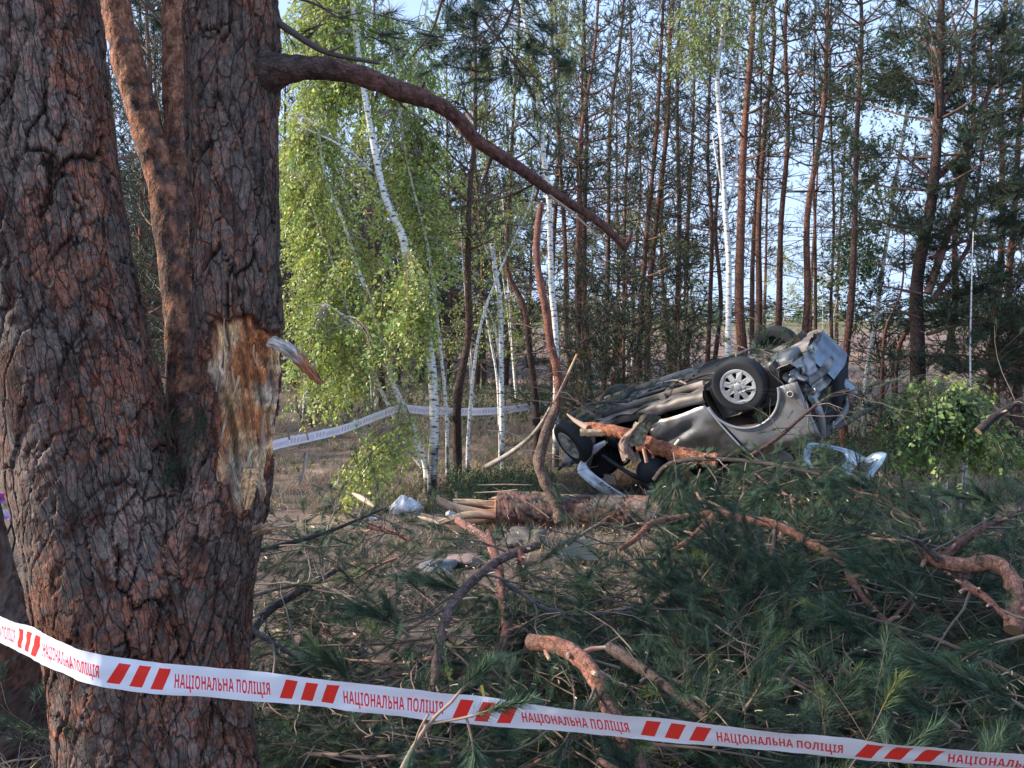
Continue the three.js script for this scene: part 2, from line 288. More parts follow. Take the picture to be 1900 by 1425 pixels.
function makePine(t, pts, r0, seed, o) {   // fills the group t (its position is the tree's base)
  const R = rng(seed), n = 40; r0 *= 0.88; pts = pts.map((q, k) => k && k < pts.length - 1 ? q.clone().add(V((R() - 0.5) * 0.14, 0, (R() - 0.5) * 0.3)) : q); const c = new THREE.CatmullRomCurve3(pts, false, 'centripetal'), P2 = c.getPoints(n), H = pts[pts.length - 1].y - pts[0].y, W = V(0, 0, 0).copy(t.position);
  const tr = new MB(W), dk = (c) => { const m = (c[0] + c[1] + c[2]) / 3; return c.map((q) => lerp(q, m, 0.08) * 0.72); }, k0 = dk(o.low || [0.15, 0.085, 0.067]), k1 = dk(o.high || [0.36, 0.165, 0.1]), s0 = seed * 3.7;
  tr.tube(P2, (f) => r0 * (1 - 0.78 * f) * (1 + 0.25 * Math.pow(1 - f, 14)), o.sides || 9, (f, a, p) => { const m = clamp(sstep(f, 0.08, 0.5) + fbm(p.x * 4 + s0, p.y * 1.6, p.z * 4) * 0.9, 0, 1), g = 0.8 + 0.5 * (0.5 + fbm(p.x * 9, p.y * 3 + s0, p.z * 9)); return [0, 1, 2].map((q) => lerp(k0[q], k1[q], m) * g); }, { tile: 0.45, cap: true, bump: (p, f, a, r) => r * 0.12 * noise(p.x * 6 + s0, p.y * 2, p.z * 6) });
  tr.build('trunk', M.bark, t);
  const br = new MB(W), de = new MB(W), tu = [];
  pineCrown(R, (f) => c.getPointAt(clamp(f, 0, 1)), { H, step: 0.52, dense: 3.9, spread: 1.4, dead: 26, deadFrom: 0.8, ...o }, br, de, tu);
  if (br.p.length) br.build('branches', M.twig, t, 'stuff');
  if (de.p.length) de.build('dead_branches', M.twig, t, 'stuff');
  for (const q of tu) q[0].sub(W);
  const set = o.near ? TUFTN : TUFT, half = [[], [], []]; tu.forEach((q, k) => half[k % set.length].push(q));
  set.forEach((g, k) => half[k].length && scatter(g, M.needle, half[k], 'crown', t, needleTint(R, o.tint || 1)));
  return t;
}
function tracedPine(name, label, trace, d, wpx, H, seed, o = {}, group) {
  const pts = pinePath(trace, d, H), t = thing(name, label, 'tree', pts[0], group);
  return makePine(t, pts, wpx * d / FPX / 2, seed, o);
}
function birchStem(t, trace, d, w0, w1, H, o = {}) {
  const tp = trace.map((q) => P(q[0], q[1], q[2] || d)), W = t.position, b = new MB(W), pts = o.free ? tp : [tp[0].clone().setY(gh(tp[0].x, tp[0].z) - 0.06), ...tp.filter((q) => q.y > gh(q.x, q.z) + 0.25)];
  if (H) { const e = pts[pts.length - 1], dd = e.clone().sub(pts[pts.length - 2]).normalize().lerp(UP, 0.3).normalize(); if (H > e.y) pts.push(e.clone().addScaledVector(dd, H - e.y)); }
  const c = curve(pts, Math.max(12, pts.length * 6)), r0 = w0 * 0.82 * d / FPX / 2, r1 = w1 * d / FPX / 2, y0 = c[0].y;
  b.tube(c, (f) => lerp(r0, r1, f), o.sides || 8, (f, a, p) => { const k = sstep(p.y - y0 + fbm(p.x * 5, p.y * 5, p.z * 5) * 1.1, 0.1, o.rough || 0.55); return [lerp(0.06, 1.0, k), lerp(0.048, 0.96, k), lerp(0.04, 0.92, k)]; }, { tile: 0.35, cap: true, bump: (p, f, a, r) => r * 0.1 * noise(p.x * 9, p.y * 4, p.z * 9) });
  b.build('trunk', M.birch, t);
  return c;
}
function droopBranches(R, stems, targets, W, b, sprigs, o = {}) {   // stems: point lists; targets: points the drooping branches reach
  for (const T of targets) {
    let best = null, bd = 1e9;
    for (const s of stems) for (let k = Math.floor(s.length * 0.2); k < s.length; k += 2) { const q = s[k], dy = T.y + 0.25 - q.y, d = Math.hypot(T.x - q.x, T.z - q.z) + Math.abs(dy) * 0.7 + (dy < 0 ? 0 : dy * 0.25); if (d < bd) { bd = d; best = q; } }
    const L = best.distanceTo(T), mid = best.clone().lerp(T, 0.55).add(V(0, 0.16 * L + 0.05, 0)), tip = T.clone().add(V((R() - 0.5) * 0.15, -0.08 * L - 0.10, (R() - 0.5) * 0.15)), pts = new THREE.QuadraticBezierCurve3(best, mid, tip).getPoints(7);
    b.tube(pts, (f) => lerp(Math.min(0.013, 0.004 + L * 0.004), 0.0018, f), 3, (f) => f < 0.35 ? [0.42, 0.36, 0.32] : [0.17, 0.12, 0.09]);
    const n = Math.max(3, Math.round(L * (o.dense || 7)));
    for (let k = 0; k < n; k++) { const f = 0.2 + 0.8 * (k + R()) / n, at = Math.min(6, Math.floor(f * 7)), p = pts[at].clone().lerp(pts[at + 1], f * 7 - at).sub(W); sprigs.push([p, V((R() - 0.5) * 1.7, -0.55 - R() * 0.4, (R() - 0.5) * 1.7).normalize(), 0.7 + R() * 0.55, R() * TAU]); }
  }
}
function leafCloud(R, n, px, py, rx, ry, d, rd) { const a = []; while (a.length < n) { const x = R() * 2 - 1, y = R() * 2 - 1, z = R() * 2 - 1; if (x * x + y * y + z * z < 1) a.push(P(px + x * rx, py + y * ry, d + z * rd)); } return a; }
// ---------- ground, field, far woods ----------
const groundTex = (() => {
  const S = 1024, c = document.createElement('canvas'); c.width = c.height = S; const g = c.getContext('2d'), R = rng(5);
  g.fillStyle = '#6f5f55'; g.fillRect(0, 0, S, S);
  const blob = (n, cols, r0, r1, al) => { for (let k = 0; k < n; k++) { g.globalAlpha = al; g.fillStyle = cols[Math.floor(R() * cols.length)]; const x = R() * S, y = R() * S, r = lerp(r0, r1, R()); for (const [a, b] of [[0, 0], [S, 0], [-S, 0], [0, S], [0, -S]]) { g.beginPath(); g.ellipse(x + a, y + b, r, r * (0.4 + R() * 0.5), R() * 3, 0, 7); g.fill(); } } };
  blob(260, ['#8a7a70', '#55473f', '#7d6b5e', '#4b3d36'], 20, 90, 0.25);
  const st = (n, cols, l0, l1, w0, w1, al) => { for (let k = 0; k < n; k++) { g.globalAlpha = al; g.strokeStyle = cols[Math.floor(R() * cols.length)]; g.lineWidth = lerp(w0, w1, R()); const x = R() * S, y = R() * S, a = R() * TAU, l = lerp(l0, l1, R()), q = (R() - 0.5) * l * 0.4; for (const [ox, oy] of [[0, 0], [S, 0], [-S, 0], [0, S], [0, -S]]) { g.beginPath(); g.moveTo(x + ox, y + oy); g.quadraticCurveTo(x + ox + Math.cos(a) * l / 2 + q, y + oy + Math.sin(a) * l / 2 - q, x + ox + Math.cos(a) * l, y + oy + Math.sin(a) * l); g.stroke(); } } };
  st(5200, ['#4a3a31', '#5c4335', '#3a2c25', '#80644f'], 8, 34, 1, 2.6, 0.8);
  st(3600, ['#a08b78', '#b59d86', '#8e7763', '#c4ae98'], 6, 26, 0.8, 2, 0.75);
  blob(1500, ['#2f2520', '#a9967f', '#7b5a45', '#c9b9a6'], 1, 5, 0.7);
  const t = new THREE.CanvasTexture(c); t.wrapS = t.wrapT = THREE.RepeatWrapping; t.colorSpace = THREE.SRGBColorSpace; return t;
})();
{
  const b = new MB(), nu = 260, nv = 420, S = (v) => v < 0.72 ? lerp(-8, 22, v / 0.72) : 22 + 700 * Math.pow((v - 0.72) / 0.28, 2.4), X = (u, s) => (u * 2 - 1) * (13 + Math.max(0, s) * 1.35);
  b.grid(nu, nv, (u, v) => { const s = S(v), x = X(u, s); return V(x, gh(x, -s), -s); }, (u, v, q) => {
    const s = -q.z, n = fbm(q.x * 0.5, q.z * 0.5, 4), n2 = fbm(q.x * 1.9, q.z * 1.9, 8);
    let k = 0.75 + n * 0.5 + n2 * 0.5, c = [1, 0.93, 0.88];
    const sand = sstep(n2 * 0.9 + 0.35 - Math.abs(s - 12.5 - q.x * 0.25) * 0.24, 0, 0.5) * (1 - sstep(q.x, -0.6, 0.8)) + 0.7 * sstep(n2 + n - Math.abs(s - 8) * 0.2 + 0.35, 0.1, 0.5) * (1 - sstep(q.x, -1.6, -0.6)) * sstep(q.x, -4, -2.4);
    const track = Math.exp(-Math.pow((s - 15.5 - q.x * 0.1) / 1.1, 2));
    c = [0, 1, 2].map((i) => lerp(c[i], [2.0, 1.85, 1.75][i], clamp(sand + track * 0.9, 0, 1)));
    const moss = sstep(fbm(q.x * 0.8 + 7, q.z * 0.8, 2) + 0.1, 0.05, 0.4) * sstep(s, 5, 9) * 0.5; c = [c[0] * (1 - moss * 0.5), c[1] * (1 - moss * 0.15), c[2] * (1 - moss * 0.6)];
    const far = sstep(s, 17, 26), row = 0.9 + 0.2 * Math.sin(s * 0.7 + n * 4); c = [0, 1, 2].map((i) => lerp(c[i], [2.05, 1.7, 1.62][i] * row, far * 0.95));
    const green = sstep(s, 90, 170); c = [0, 1, 2].map((i) => lerp(c[i], [1.3, 1.6, 0.85][i], green * 0.8));
    return [c[0] * k, c[1] * k, c[2] * k];
  });
  for (let k = 0; k < b.u.length; k += 2) { b.u[k] = b.p[k / 2 * 3] / 2.6; b.u[k + 1] = b.p[k / 2 * 3 + 2] / 2.6; }
  const m = shadow(new THREE.Mesh(b.geo(true), STD({ map: groundTex, bumpMap: groundTex, bumpScale: 0.02, vertexColors: true, roughness: 1 }))); m.name = 'ground'; m.userData.kind = 'structure'; scene.add(m);
}
{ // far edge of the field: a wood that reads as one mass
  const R = rng(91), b = new MB(), L = [];
  for (let k = 0; k < 1500; k++) { const s = 210 + R() * 60, x = (R() * 2 - 1) * 330, h = 4 + 6 * R() + 2 * noise(x * 0.03, 1, 1), n = 5; for (let j = 0; j < n; j++) { const c = V(x + (R() - 0.5) * 5, gh(x, -s) + h * (0.15 + 0.8 * R()), -s + (R() - 0.5) * 4), r = 1.2 + R() * 1.6, g = 0.7 + R() * 0.7, col = R() < 0.5 ? [0.085 * g, 0.125 * g, 0.05 * g] : [0.05 * g, 0.075 * g, 0.045 * g]; for (let q = 0; q < 7; q++) { const d = dirOf(R, 0.1), p = c.clone().addScaledVector(d, r * R()), s1 = dirOf(R).multiplyScalar(0.9), s2 = dirOf(R).multiplyScalar(0.9); b.tri(b.v(p.clone().add(s1), col), b.v(p.clone().sub(s1), col), b.v(p.clone().add(s2), col)); } } }
  b.build('far_woods', M.grass, scene, 'stuff');
}
{ // dense wood some way behind the birches and pines, on the left half
  const R = rng(92), L = [], L2 = [];
  for (let k = 0; k < 5200; k++) { const s = 30 + R() * 14, edge = -1.5 + R() * 3, x = -34 + R() * (34 + edge), top = 8.5 + 2.5 * noise(x * 0.25, s * 0.1, 2) - Math.max(0, x - 1) * 1.2; L.push([V(x, gh(x, -s) + Math.pow(R(), 0.8) * top, -s), dirOf(R, 0.4), 2 + R() * 2.2, R() * TAU]); }
  scatter(TUFT[0], M.needle, L, 'distant_woods', scene, needleTint(R, 0.95));
}

// ---------- grass, litter, ground cover ----------
function bladeGeo(seed, n, h, w, cols, lean = 0.6) { const R = rng(seed), b = new MB(); for (let k = 0; k < n; k++) { const a = R() * TAU, r = R() * 0.05, p = V(Math.cos(a) * r, -0.01, Math.sin(a) * r), H = h * (0.5 + R() * 0.7), d = V((R() - 0.5) * 2 * lean, 1, (R() - 0.5) * 2 * lean).normalize(), s = dirOf(R).cross(d).normalize().multiplyScalar(w / 2), c = vary(cols[Math.floor(R() * cols.length)], R, 0.25), m = p.clone().addScaledVector(d, H * 0.55), e = p.clone().addScaledVector(d, H).add(V(d.x * H * 0.35, -H * 0.12, d.z * H * 0.35)); const A = b.v(p.clone().add(s), c), B = b.v(p.clone().sub(s), c), C = b.v(m.clone().addScaledVector(s, 0.8), c), D = b.v(m.clone().addScaledVector(s, -0.8), c), E = b.v(e, c); b.quad(A, B, D, C); b.tri(C, D, E); } return b.geo(true); }
const STRAW = [[0.33, 0.26, 0.19], [0.25, 0.19, 0.145], [0.38, 0.31, 0.235]], GREEN = [[0.12, 0.17, 0.05], [0.09, 0.13, 0.045], [0.2, 0.2, 0.09]];
{
  const R = rng(17), A = [], B = [], put = (list, n, px0, px1, s0, s1, sc, test) => { let k = 0, g = 0; while (k < n && g++ < n * 30) { const s = lerp(s0, s1, R()), px = lerp(px0, px1, R()), p = spot(px, s); if (test && !test(p, s)) continue; list.push([p, V((R() - 0.5) * 0.3, 1, (R() - 0.5) * 0.3).normalize(), sc * (0.6 + R() * 0.8), R() * TAU]); k++; } };
  const patch = (p) => fbm(p.x * 0.9, p.z * 0.9, 11) > -0.06;
  put(A, 2600, 440, 1250, 6.5, 16, 0.85, patch); put(A, 1500, 300, 1250, 14, 24, 1.4, patch); put(A, 900, 1250, 2100, 9, 18, 1.0); put(A, 500, -60, 460, 2.6, 8, 0.8);
  put(B, 700, 470, 1250, 7, 15, 0.8, (p) => fbm(p.x * 0.9, p.z * 0.9, 21) > 0.0); put(B, 900, 1300, 2100, 8, 18, 1.1); put(A, 2200, 1300, 2400, 18, 46, 1.5);
  scatter(bladeGeo(5, 16, 0.20, 0.004, STRAW), M.grass, A, 'dry_grass', scene, needleTint(R, 1));
  scatter(bladeGeo(6, 14, 0.16, 0.006, GREEN), M.grass, B, 'green_grass', scene, needleTint(R, 1));
  // low leafy cover at the foot of the birches and along the forest edge
  const C = []; put(C, 1300, 830, 1030, 8.8, 10.8, 0.8); put(C, 900, 1400, 1950, 10.5, 15, 1.2); put(C, 900, 560, 1100, 15, 26, 2.0); put(C, 250, 640, 900, 8.8, 10.6, 0.7);
  scatter(sprigGeo(77, 0.2, 10, 0.035, [0.075, 0.115, 0.03]), M.leaf, C, 'undergrowth', scene, needleTint(R, 1));
  const chips = new MB(); for (let k = 0; k < 260; k++) { const s = lerp(4.5, 9.5, R()), p = spot(lerp(480, 1200, R()), s); p.y += 0.012; const a = R() * TAU, l = 0.02 + R() * 0.09, w = 0.006 + R() * 0.014, d = V(Math.cos(a), (R() - 0.3) * 0.3, Math.sin(a)), n = V(-Math.sin(a), (R() - 0.5) * 0.5, Math.cos(a)), c = vary([0.58, 0.42, 0.28], R, 0.3); chips.tube([p, p.clone().addScaledVector(d, l * 0.5).addScaledVector(n, w * 0.3), p.clone().addScaledVector(d, l)], (f) => w * (1 - 0.5 * f) * 0.6, 4, () => c, { cap: true }); } chips.build('wood_chips', M.wood, scene, 'stuff');
  // twigs and wood chips lying about
  const b = new MB(); for (let k = 0; k < 900; k++) { const s = lerp(2.2, 14, R()), p = spot(lerp(-50, 1250, R()), s); p.y += 0.012; const a = R() * TAU, l = 0.06 + R() * 0.3, q = V(p.x + Math.cos(a) * l, 0, p.z + Math.sin(a) * l); q.y = gh(q.x, q.z) + 0.012 + R() * 0.03; const m = p.clone().lerp(q, 0.5); m.y += 0.01 + R() * 0.02; b.tube([p, m, q], () => 0.003 + R() * 0.004, 4, () => vary(R() < 0.25 ? [0.45, 0.31, 0.2] : K.twigGrey, R, 0.4)); }
  b.build('twig_litter', M.twig, scene, 'stuff');
}
// ---------- the big forked pine in front ----------
function surfaceNets(sdf, lo, hi, h) {
  const nx = Math.ceil((hi.x - lo.x) / h), ny = Math.ceil((hi.y - lo.y) / h), nz = Math.ceil((hi.z - lo.z) / h), F = new Float32Array(nx * ny * nz).fill(1), B = 8, at = (x, y, z) => (z * ny + y) * nx + x;
  const seen = [];
  for (let z = 0; z < nz; z += B) for (let y = 0; y < ny; y += B) for (let x = 0; x < nx; x += B) {
    const d = sdf(lo.x + (x + B / 2) * h, lo.y + (y + B / 2) * h, lo.z + (z + B / 2) * h), near = Math.abs(d) < B * h * 1.15;
    for (let k = z; k < Math.min(nz, z + B); k++) for (let j = y; j < Math.min(ny, y + B); j++) for (let i = x; i < Math.min(nx, x + B); i++) F[at(i, j, k)] = near ? sdf(lo.x + i * h, lo.y + j * h, lo.z + k * h) : d;
  }
  const id = new Int32Array(nx * ny * nz).fill(-1), pos = [], idx = [], C = [[0, 0, 0], [1, 0, 0], [0, 1, 0], [1, 1, 0], [0, 0, 1], [1, 0, 1], [0, 1, 1], [1, 1, 1]], E = [[0, 1], [2, 3], [4, 5], [6, 7], [0, 2], [1, 3], [4, 6], [5, 7], [0, 4], [1, 5], [2, 6], [3, 7]];
  for (let z = 0; z < nz - 1; z++) for (let y = 0; y < ny - 1; y++) for (let x = 0; x < nx - 1; x++) {
    let m = 0; const f = []; for (let c = 0; c < 8; c++) { const v = F[at(x + C[c][0], y + C[c][1], z + C[c][2])]; f.push(v); if (v < 0) m++; }
    if (!m || m === 8) continue;
    let n = 0, X = 0, Y = 0, Z = 0;
    for (const [a, b] of E) if ((f[a] < 0) !== (f[b] < 0)) { const t = f[a] / (f[a] - f[b]); X += lerp(C[a][0], C[b][0], t); Y += lerp(C[a][1], C[b][1], t); Z += lerp(C[a][2], C[b][2], t); n++; }
    id[at(x, y, z)] = pos.length / 3; pos.push(lo.x + (x + X / n) * h, lo.y + (y + Y / n) * h, lo.z + (z + Z / n) * h);
  }
  const q = (a, b, c, d, fl) => { if (a < 0 || b < 0 || c < 0 || d < 0) return; fl ? idx.push(a, b, c, a, c, d) : idx.push(a, c, b, a, d, c); };
  for (let z = 1; z < nz - 1; z++) for (let y = 1; y < ny - 1; y++) for (let x = 1; x < nx - 1; x++) {
    const s = F[at(x, y, z)] < 0;
    if (s !== F[at(x + 1, y, z)] < 0) q(id[at(x, y - 1, z - 1)], id[at(x, y, z - 1)], id[at(x, y, z)], id[at(x, y - 1, z)], s);
    if (s !== F[at(x, y + 1, z)] < 0) q(id[at(x - 1, y, z - 1)], id[at(x - 1, y, z)], id[at(x, y, z)], id[at(x, y, z - 1)], s);
    if (s !== F[at(x, y, z + 1)] < 0) q(id[at(x - 1, y - 1, z)], id[at(x, y - 1, z)], id[at(x, y, z)], id[at(x - 1, y, z)], s);
  }
  return [pos, idx];
}
const chain = (a, d) => a.map((q) => { const D = q[3] || d, p = P(q[0], q[1], D); return [p.x, p.y, p.z, q[2] * D / FPX]; });
function chainSdf(c, x, y, z) { let m = 9; for (let k = 0; k + 1 < c.length; k++) { const a = c[k], b = c[k + 1], bx = b[0] - a[0], by = b[1] - a[1], bz = b[2] - a[2], t = clamp(((x - a[0]) * bx + (y - a[1]) * by + (z - a[2]) * bz) / (bx * bx + by * by + bz * bz), 0, 1), dx = x - a[0] - bx * t, dy = y - a[1] - by * t, dz = z - a[2] - bz * t, d = Math.sqrt(dx * dx + dy * dy + dz * dz) - lerp(a[3], b[3], t); if (d < m) m = d; } return m; }
const smin = (a, b, k) => { const h = Math.max(k - Math.abs(a - b), 0) / k; return Math.min(a, b) - h * h * k * 0.25; };

// cracked, flaky pine bark: long wandering fissures between plates built of ragged layers. Returns [height in metres, r, g, b]
function barkAt(x, y, z, s = 1, tone = 1) {
  const wx = fbm(x * 7 + 3, y * 4, z * 7, 3) * 0.05, wz = fbm(x * 7, y * 4 + 8, z * 7, 3) * 0.05, wy = fbm(x * 6, y * 6, z * 6 + 5, 2) * 0.07;
  const X = (x + wx) * s, Y = (y + wy) * s, Z = (z + wz) * s;
  const rag = fbm(x * 34, y * 24, z * 34, 3) * 0.014, w1 = worley((X + rag) * 15, (Y + rag * 1.5) * 2.9, (Z - rag) * 15), w2 = worley((X - rag) * 34 + 5, (Y + rag) * 13, (Z + rag) * 34), e1 = w1[1] - w1[0], e2 = w2[1] - w2[0];
  const cs = 0.45 + 0.55 * sstep(fbm(x * 5 + 9, y * 3, z * 5, 2), -0.15, 0.2), deep = 1 - cs * (1 - sstep(e1, 0.005, 0.055)), mid = sstep(e2, 0.0, 0.08);
  const L = (fbm(X * 15, Y * 9, Z * 15, 5) + 0.6) * 8, li = Math.floor(L), lf = L - li, L2 = (fbm(X * 33 + 4, Y * 20, Z * 33, 4) + 0.6) * 6, mi = Math.floor(L2), mf = L2 - mi, cell = Math.floor(noise(X * 7, Y * 4, Z * 7) * 2.5 + 9);
  const id = h3(li, cell, 3, 7), id2 = h3(mi, li, 5, 9), s1 = sstep(lf, 0, 0.1), s2 = sstep(mf, 0, 0.12), up = lerp(h3(li - 1, cell, 3, 7), id, s1), up2 = lerp(h3(mi - 1, li, 5, 9), id2, s2), fine = fbm(X * 100, Y * 70, Z * 100, 2);
  const h = (deep * (0.009 + 0.006 * w1[2]) + up * 0.0042 * deep + up2 * 0.001 * deep + fbm(x * 9, y * 5, z * 9, 2) * 0.012 - 0.011) / s;
  const pal = [[0.085, 0.056, 0.048], [0.20, 0.165, 0.155], [0.29, 0.205, 0.18], [0.15, 0.080, 0.064], [0.40, 0.315, 0.29]], t = clamp((0.55 * id + 0.3 * w2[2] + 0.25 * id2) / 1.1 + fbm(x * 3, y * 2, z * 3, 2) * 0.35, 0, 0.999) * 4, ti = Math.floor(t), tf = sstep(t - ti, 0.3, 0.7), map = [0, 3, 1, 2, 4];
  const rust = sstep(id2 + fbm(x * 5, y * 3, z * 5 + 4, 2) * 1.2, 0.72, 0.92) * 0.7, edge = (1 - 0.45 * (1 - s1)) * (1 - 0.3 * (1 - s2)), m = clamp(deep * (0.7 + 0.3 * mid), 0, 1);
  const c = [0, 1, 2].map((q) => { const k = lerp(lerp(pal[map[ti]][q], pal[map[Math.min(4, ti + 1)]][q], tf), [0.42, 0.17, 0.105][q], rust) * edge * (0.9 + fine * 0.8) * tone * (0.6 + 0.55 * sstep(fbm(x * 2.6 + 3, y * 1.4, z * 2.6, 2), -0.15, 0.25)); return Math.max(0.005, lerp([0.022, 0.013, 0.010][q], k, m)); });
  return [h, c[0] * 1.06, c[1] * 0.95, c[2] * 0.84];
}
const bigPine = thing('pine_tree', 'big forked pine with deeply cracked bark and a torn open wound on its right stem', 'tree', onGround(P(330, 1500, 2.1)));
{
  const D = 2.1, W = bigPine.position;
  const left = chain([[10, -150, 140], [52, 200, 136], [102, 500, 130], [142, 700, 134], [182, 900, 142], [228, 1050, 152], [272, 1230, 158], [296, 1420, 168], [305, 1560, 190], [308, 1780, 235]], D);
  const right = chain([[432, -150, 80], [430, 200, 80], [440, 450, 77], [446, 650, 74], [440, 800, 70], [418, 950, 74], [384, 1100, 80], [358, 1260, 98], [340, 1450, 110]], D);
  const wound = chain([[455, 640, 66], [470, 700, 70], [478, 780, 62], [476, 850, 50], [460, 925, 38]], D - 0.09), wound2 = chain([[410, 650, 30], [418, 740, 44], [402, 800, 42], [430, 850, 44]], D - 0.12);
  const wound3 = chain([[490, 640, 44], [498, 740, 50], [498, 840, 44], [485, 910, 30]], D - 0.02);
  const cut = chain([[505, 640, 46], [522, 720, 44], [528, 800, 42], [520, 870, 34], [505, 930, 24]], D - 0.09);
  const scars = chain([[305, 960, 26], [312, 1040, 30], [320, 1090, 24]], D - 0.25);
  const body = (x, y, z) => { const d = smin(chainSdf(left, x, y, z), chainSdf(right, x, y, z), 0.04); return Math.max(d, -smin(9, chainSdf(cut, x, y, z) + 0.012, 0.01)); };
  const lo = V(-1.35, -0.12, -2.75), hi = V(-0.52, 2.62, -1.55); lo.x = P(-160, 700, D).x; hi.x = P(560, 700, D).x;
  const H = 0.0052, [pos, idx] = surfaceNets(body, lo, hi, H), n = pos.length / 3, col = new Float32Array(n * 3), uv = new Float32Array(n * 2), out = new Float32Array(n * 3), torn = new Uint8Array(n), axisAt = (c, y) => { let k = 0; while (k < c.length - 2 && c[k + 1][1] > y) k++; const t = clamp((y - c[k][1]) / (c[k + 1][1] - c[k][1]), 0, 1); return [lerp(c[k][0], c[k + 1][0], t), lerp(c[k][2], c[k + 1][2], t)]; };
  const e = 0.006;
  for (let k = 0; k < n; k++) {
    const x = pos[k * 3], y = pos[k * 3 + 1], z = pos[k * 3 + 2];
    let nx = body(x + e, y, z) - body(x - e, y, z), ny = body(x, y + e, z) - body(x, y - e, z), nz = body(x, y, z + e) - body(x, y, z - e); const l = Math.hypot(nx, ny, nz) || 1; nx /= l; ny /= l; nz /= l;
    const onRight = chainSdf(right, x, y, z) < chainSdf(left, x, y, z), lean = onRight ? -0.02 : 0.16, sx = x - (y - 1) * lean;   // the bark runs along its stem
    const bk = barkAt(sx, y, z, 1, onRight ? 1.12 : 1); let h = bk[0], c = [bk[1], bk[2], bk[3]];
    // torn wood
    const wound3d = chainSdf(wound3, x, y, z), rag = fbm(x * 11, y * 7, z * 11, 4) * 0.085, w0 = Math.min(wound3d, chainSdf(wound, x, y, z), chainSdf(wound2, x, y, z), chainSdf(cut, x, y, z) - 0.004) + rag, w = onRight || w0 < -0.01 ? 1 - sstep(w0, -0.012, 0.006) : 0;
    if (w > 0) {
      const fib = noise(x * 75 + y * 14, y * 7, z * 75), fib2 = noise(x * 34 + y * 6, y * 5 + 4, z * 34), patch = fbm(x * 9, y * 7, z * 9, 2);
      h = lerp(h, -0.014 + fib * 0.008 + fib2 * 0.016 + patch * 0.034, w);
      let t = [0, 1, 2].map((q) => lerp([0.60, 0.35, 0.17][q], [0.66, 0.50, 0.36][q], sstep(patch, -0.05, 0.25)));
      t = [0, 1, 2].map((q) => lerp(t[q], [0.56, 0.19, 0.06][q], sstep(fbm(x * 7 + 5, y * 6, z * 7, 2) + sstep(y, 1.6, 1.85) * 0.12, -0.04, 0.18)));
      t = [0, 1, 2].map((q) => lerp(t[q], [0.26, 0.085, 0.055][q], clamp(sstep(w0, -0.022, 0.0) * 0.85 + sstep(fbm(x * 12, y * 9 + 3, z * 12, 2), 0.16, 0.32) * 0.55, 0, 1)));
      t = [0, 1, 2].map((q) => lerp(t[q], [0.36, 0.115, 0.075][q], 0.85 * sstep(y + fbm(x * 14, y * 6, z * 14, 2) * 0.12, 1.70, 1.78)));
      const s = clamp(0.75 + 0.9 * fib + fib2 * 0.7, 0.25, 1.35) * 1.65; c = [0, 1, 2].map((q) => lerp(c[q], t[q] * s, w));
    }
    const sc = 1 - sstep(chainSdf(scars, x, y, z) + rag * 1.4, -0.01, 0.012); if (sc > 0 && !w) { h = lerp(h, -0.014 + noise(x * 90, y * 12, z * 90) * 0.006, sc * 0.8); c = [0, 1, 2].map((q) => lerp(c[q], lerp([0.30, 0.13, 0.045][q], [0.13, 0.05, 0.03][q], sstep(noise(x * 30, y * 16, z * 30), -0.1, 0.3)), sc * 0.85)); }
    out[k * 3] = x + nx * h - W.x; out[k * 3 + 1] = y + ny * h - W.y; out[k * 3 + 2] = z + nz * h - W.z;
    col[k * 3] = Math.max(0.008, c[0]); col[k * 3 + 1] = Math.max(0.006, c[1]); col[k * 3 + 2] = Math.max(0.005, c[2]); const ax = axisAt(onRight ? right : left, y), an = Math.atan2(x - ax[0], z - ax[1]); uv[k * 2] = an / TAU * (onRight ? 2 : 4) + fbm(x * 3 + 7, y * 1.5, z * 3, 2) * 0.10; uv[k * 2 + 1] = y / 0.72 + fbm(x * 3, y * 2, z * 3, 2) * 0.12; torn[k] = w > 0.45 ? 1 : 0;
  }
  const g = new THREE.BufferGeometry(); g.setAttribute('position', new THREE.BufferAttribute(out, 3)); g.setAttribute('color', new THREE.BufferAttribute(col, 3)); g.setAttribute('uv', new THREE.BufferAttribute(uv, 2)); g.setIndex(idx); g.computeVertexNormals();
  const bi = [], wi = []; for (let k = 0; k < idx.length; k += 3) { const a = idx[k], b = idx[k + 1], c = idx[k + 2]; (torn[a] + torn[b] + torn[c] > 1 ? wi : bi).push(a, b, c); }
  for (let k = 0; k < n; k++) if (torn[k]) { uv[k * 2] = (out[k * 3] + W.x) / 0.3; uv[k * 2 + 1] = (out[k * 3 + 1] + W.y) / 0.5; }
  const part = (ix, mat, name) => { const q = new THREE.BufferGeometry(); for (const a of ['position', 'color', 'uv', 'normal']) q.setAttribute(a, g.attributes[a]); q.setIndex(ix); const m = shadow(new THREE.Mesh(q, mat)); m.name = name; bigPine.add(m); return m; };
  part(bi, M.trunkBark, 'trunk'); part(wi, M.rawWood, 'torn_wood').userData.label = 'broad torn wound of raw orange and tan wood';
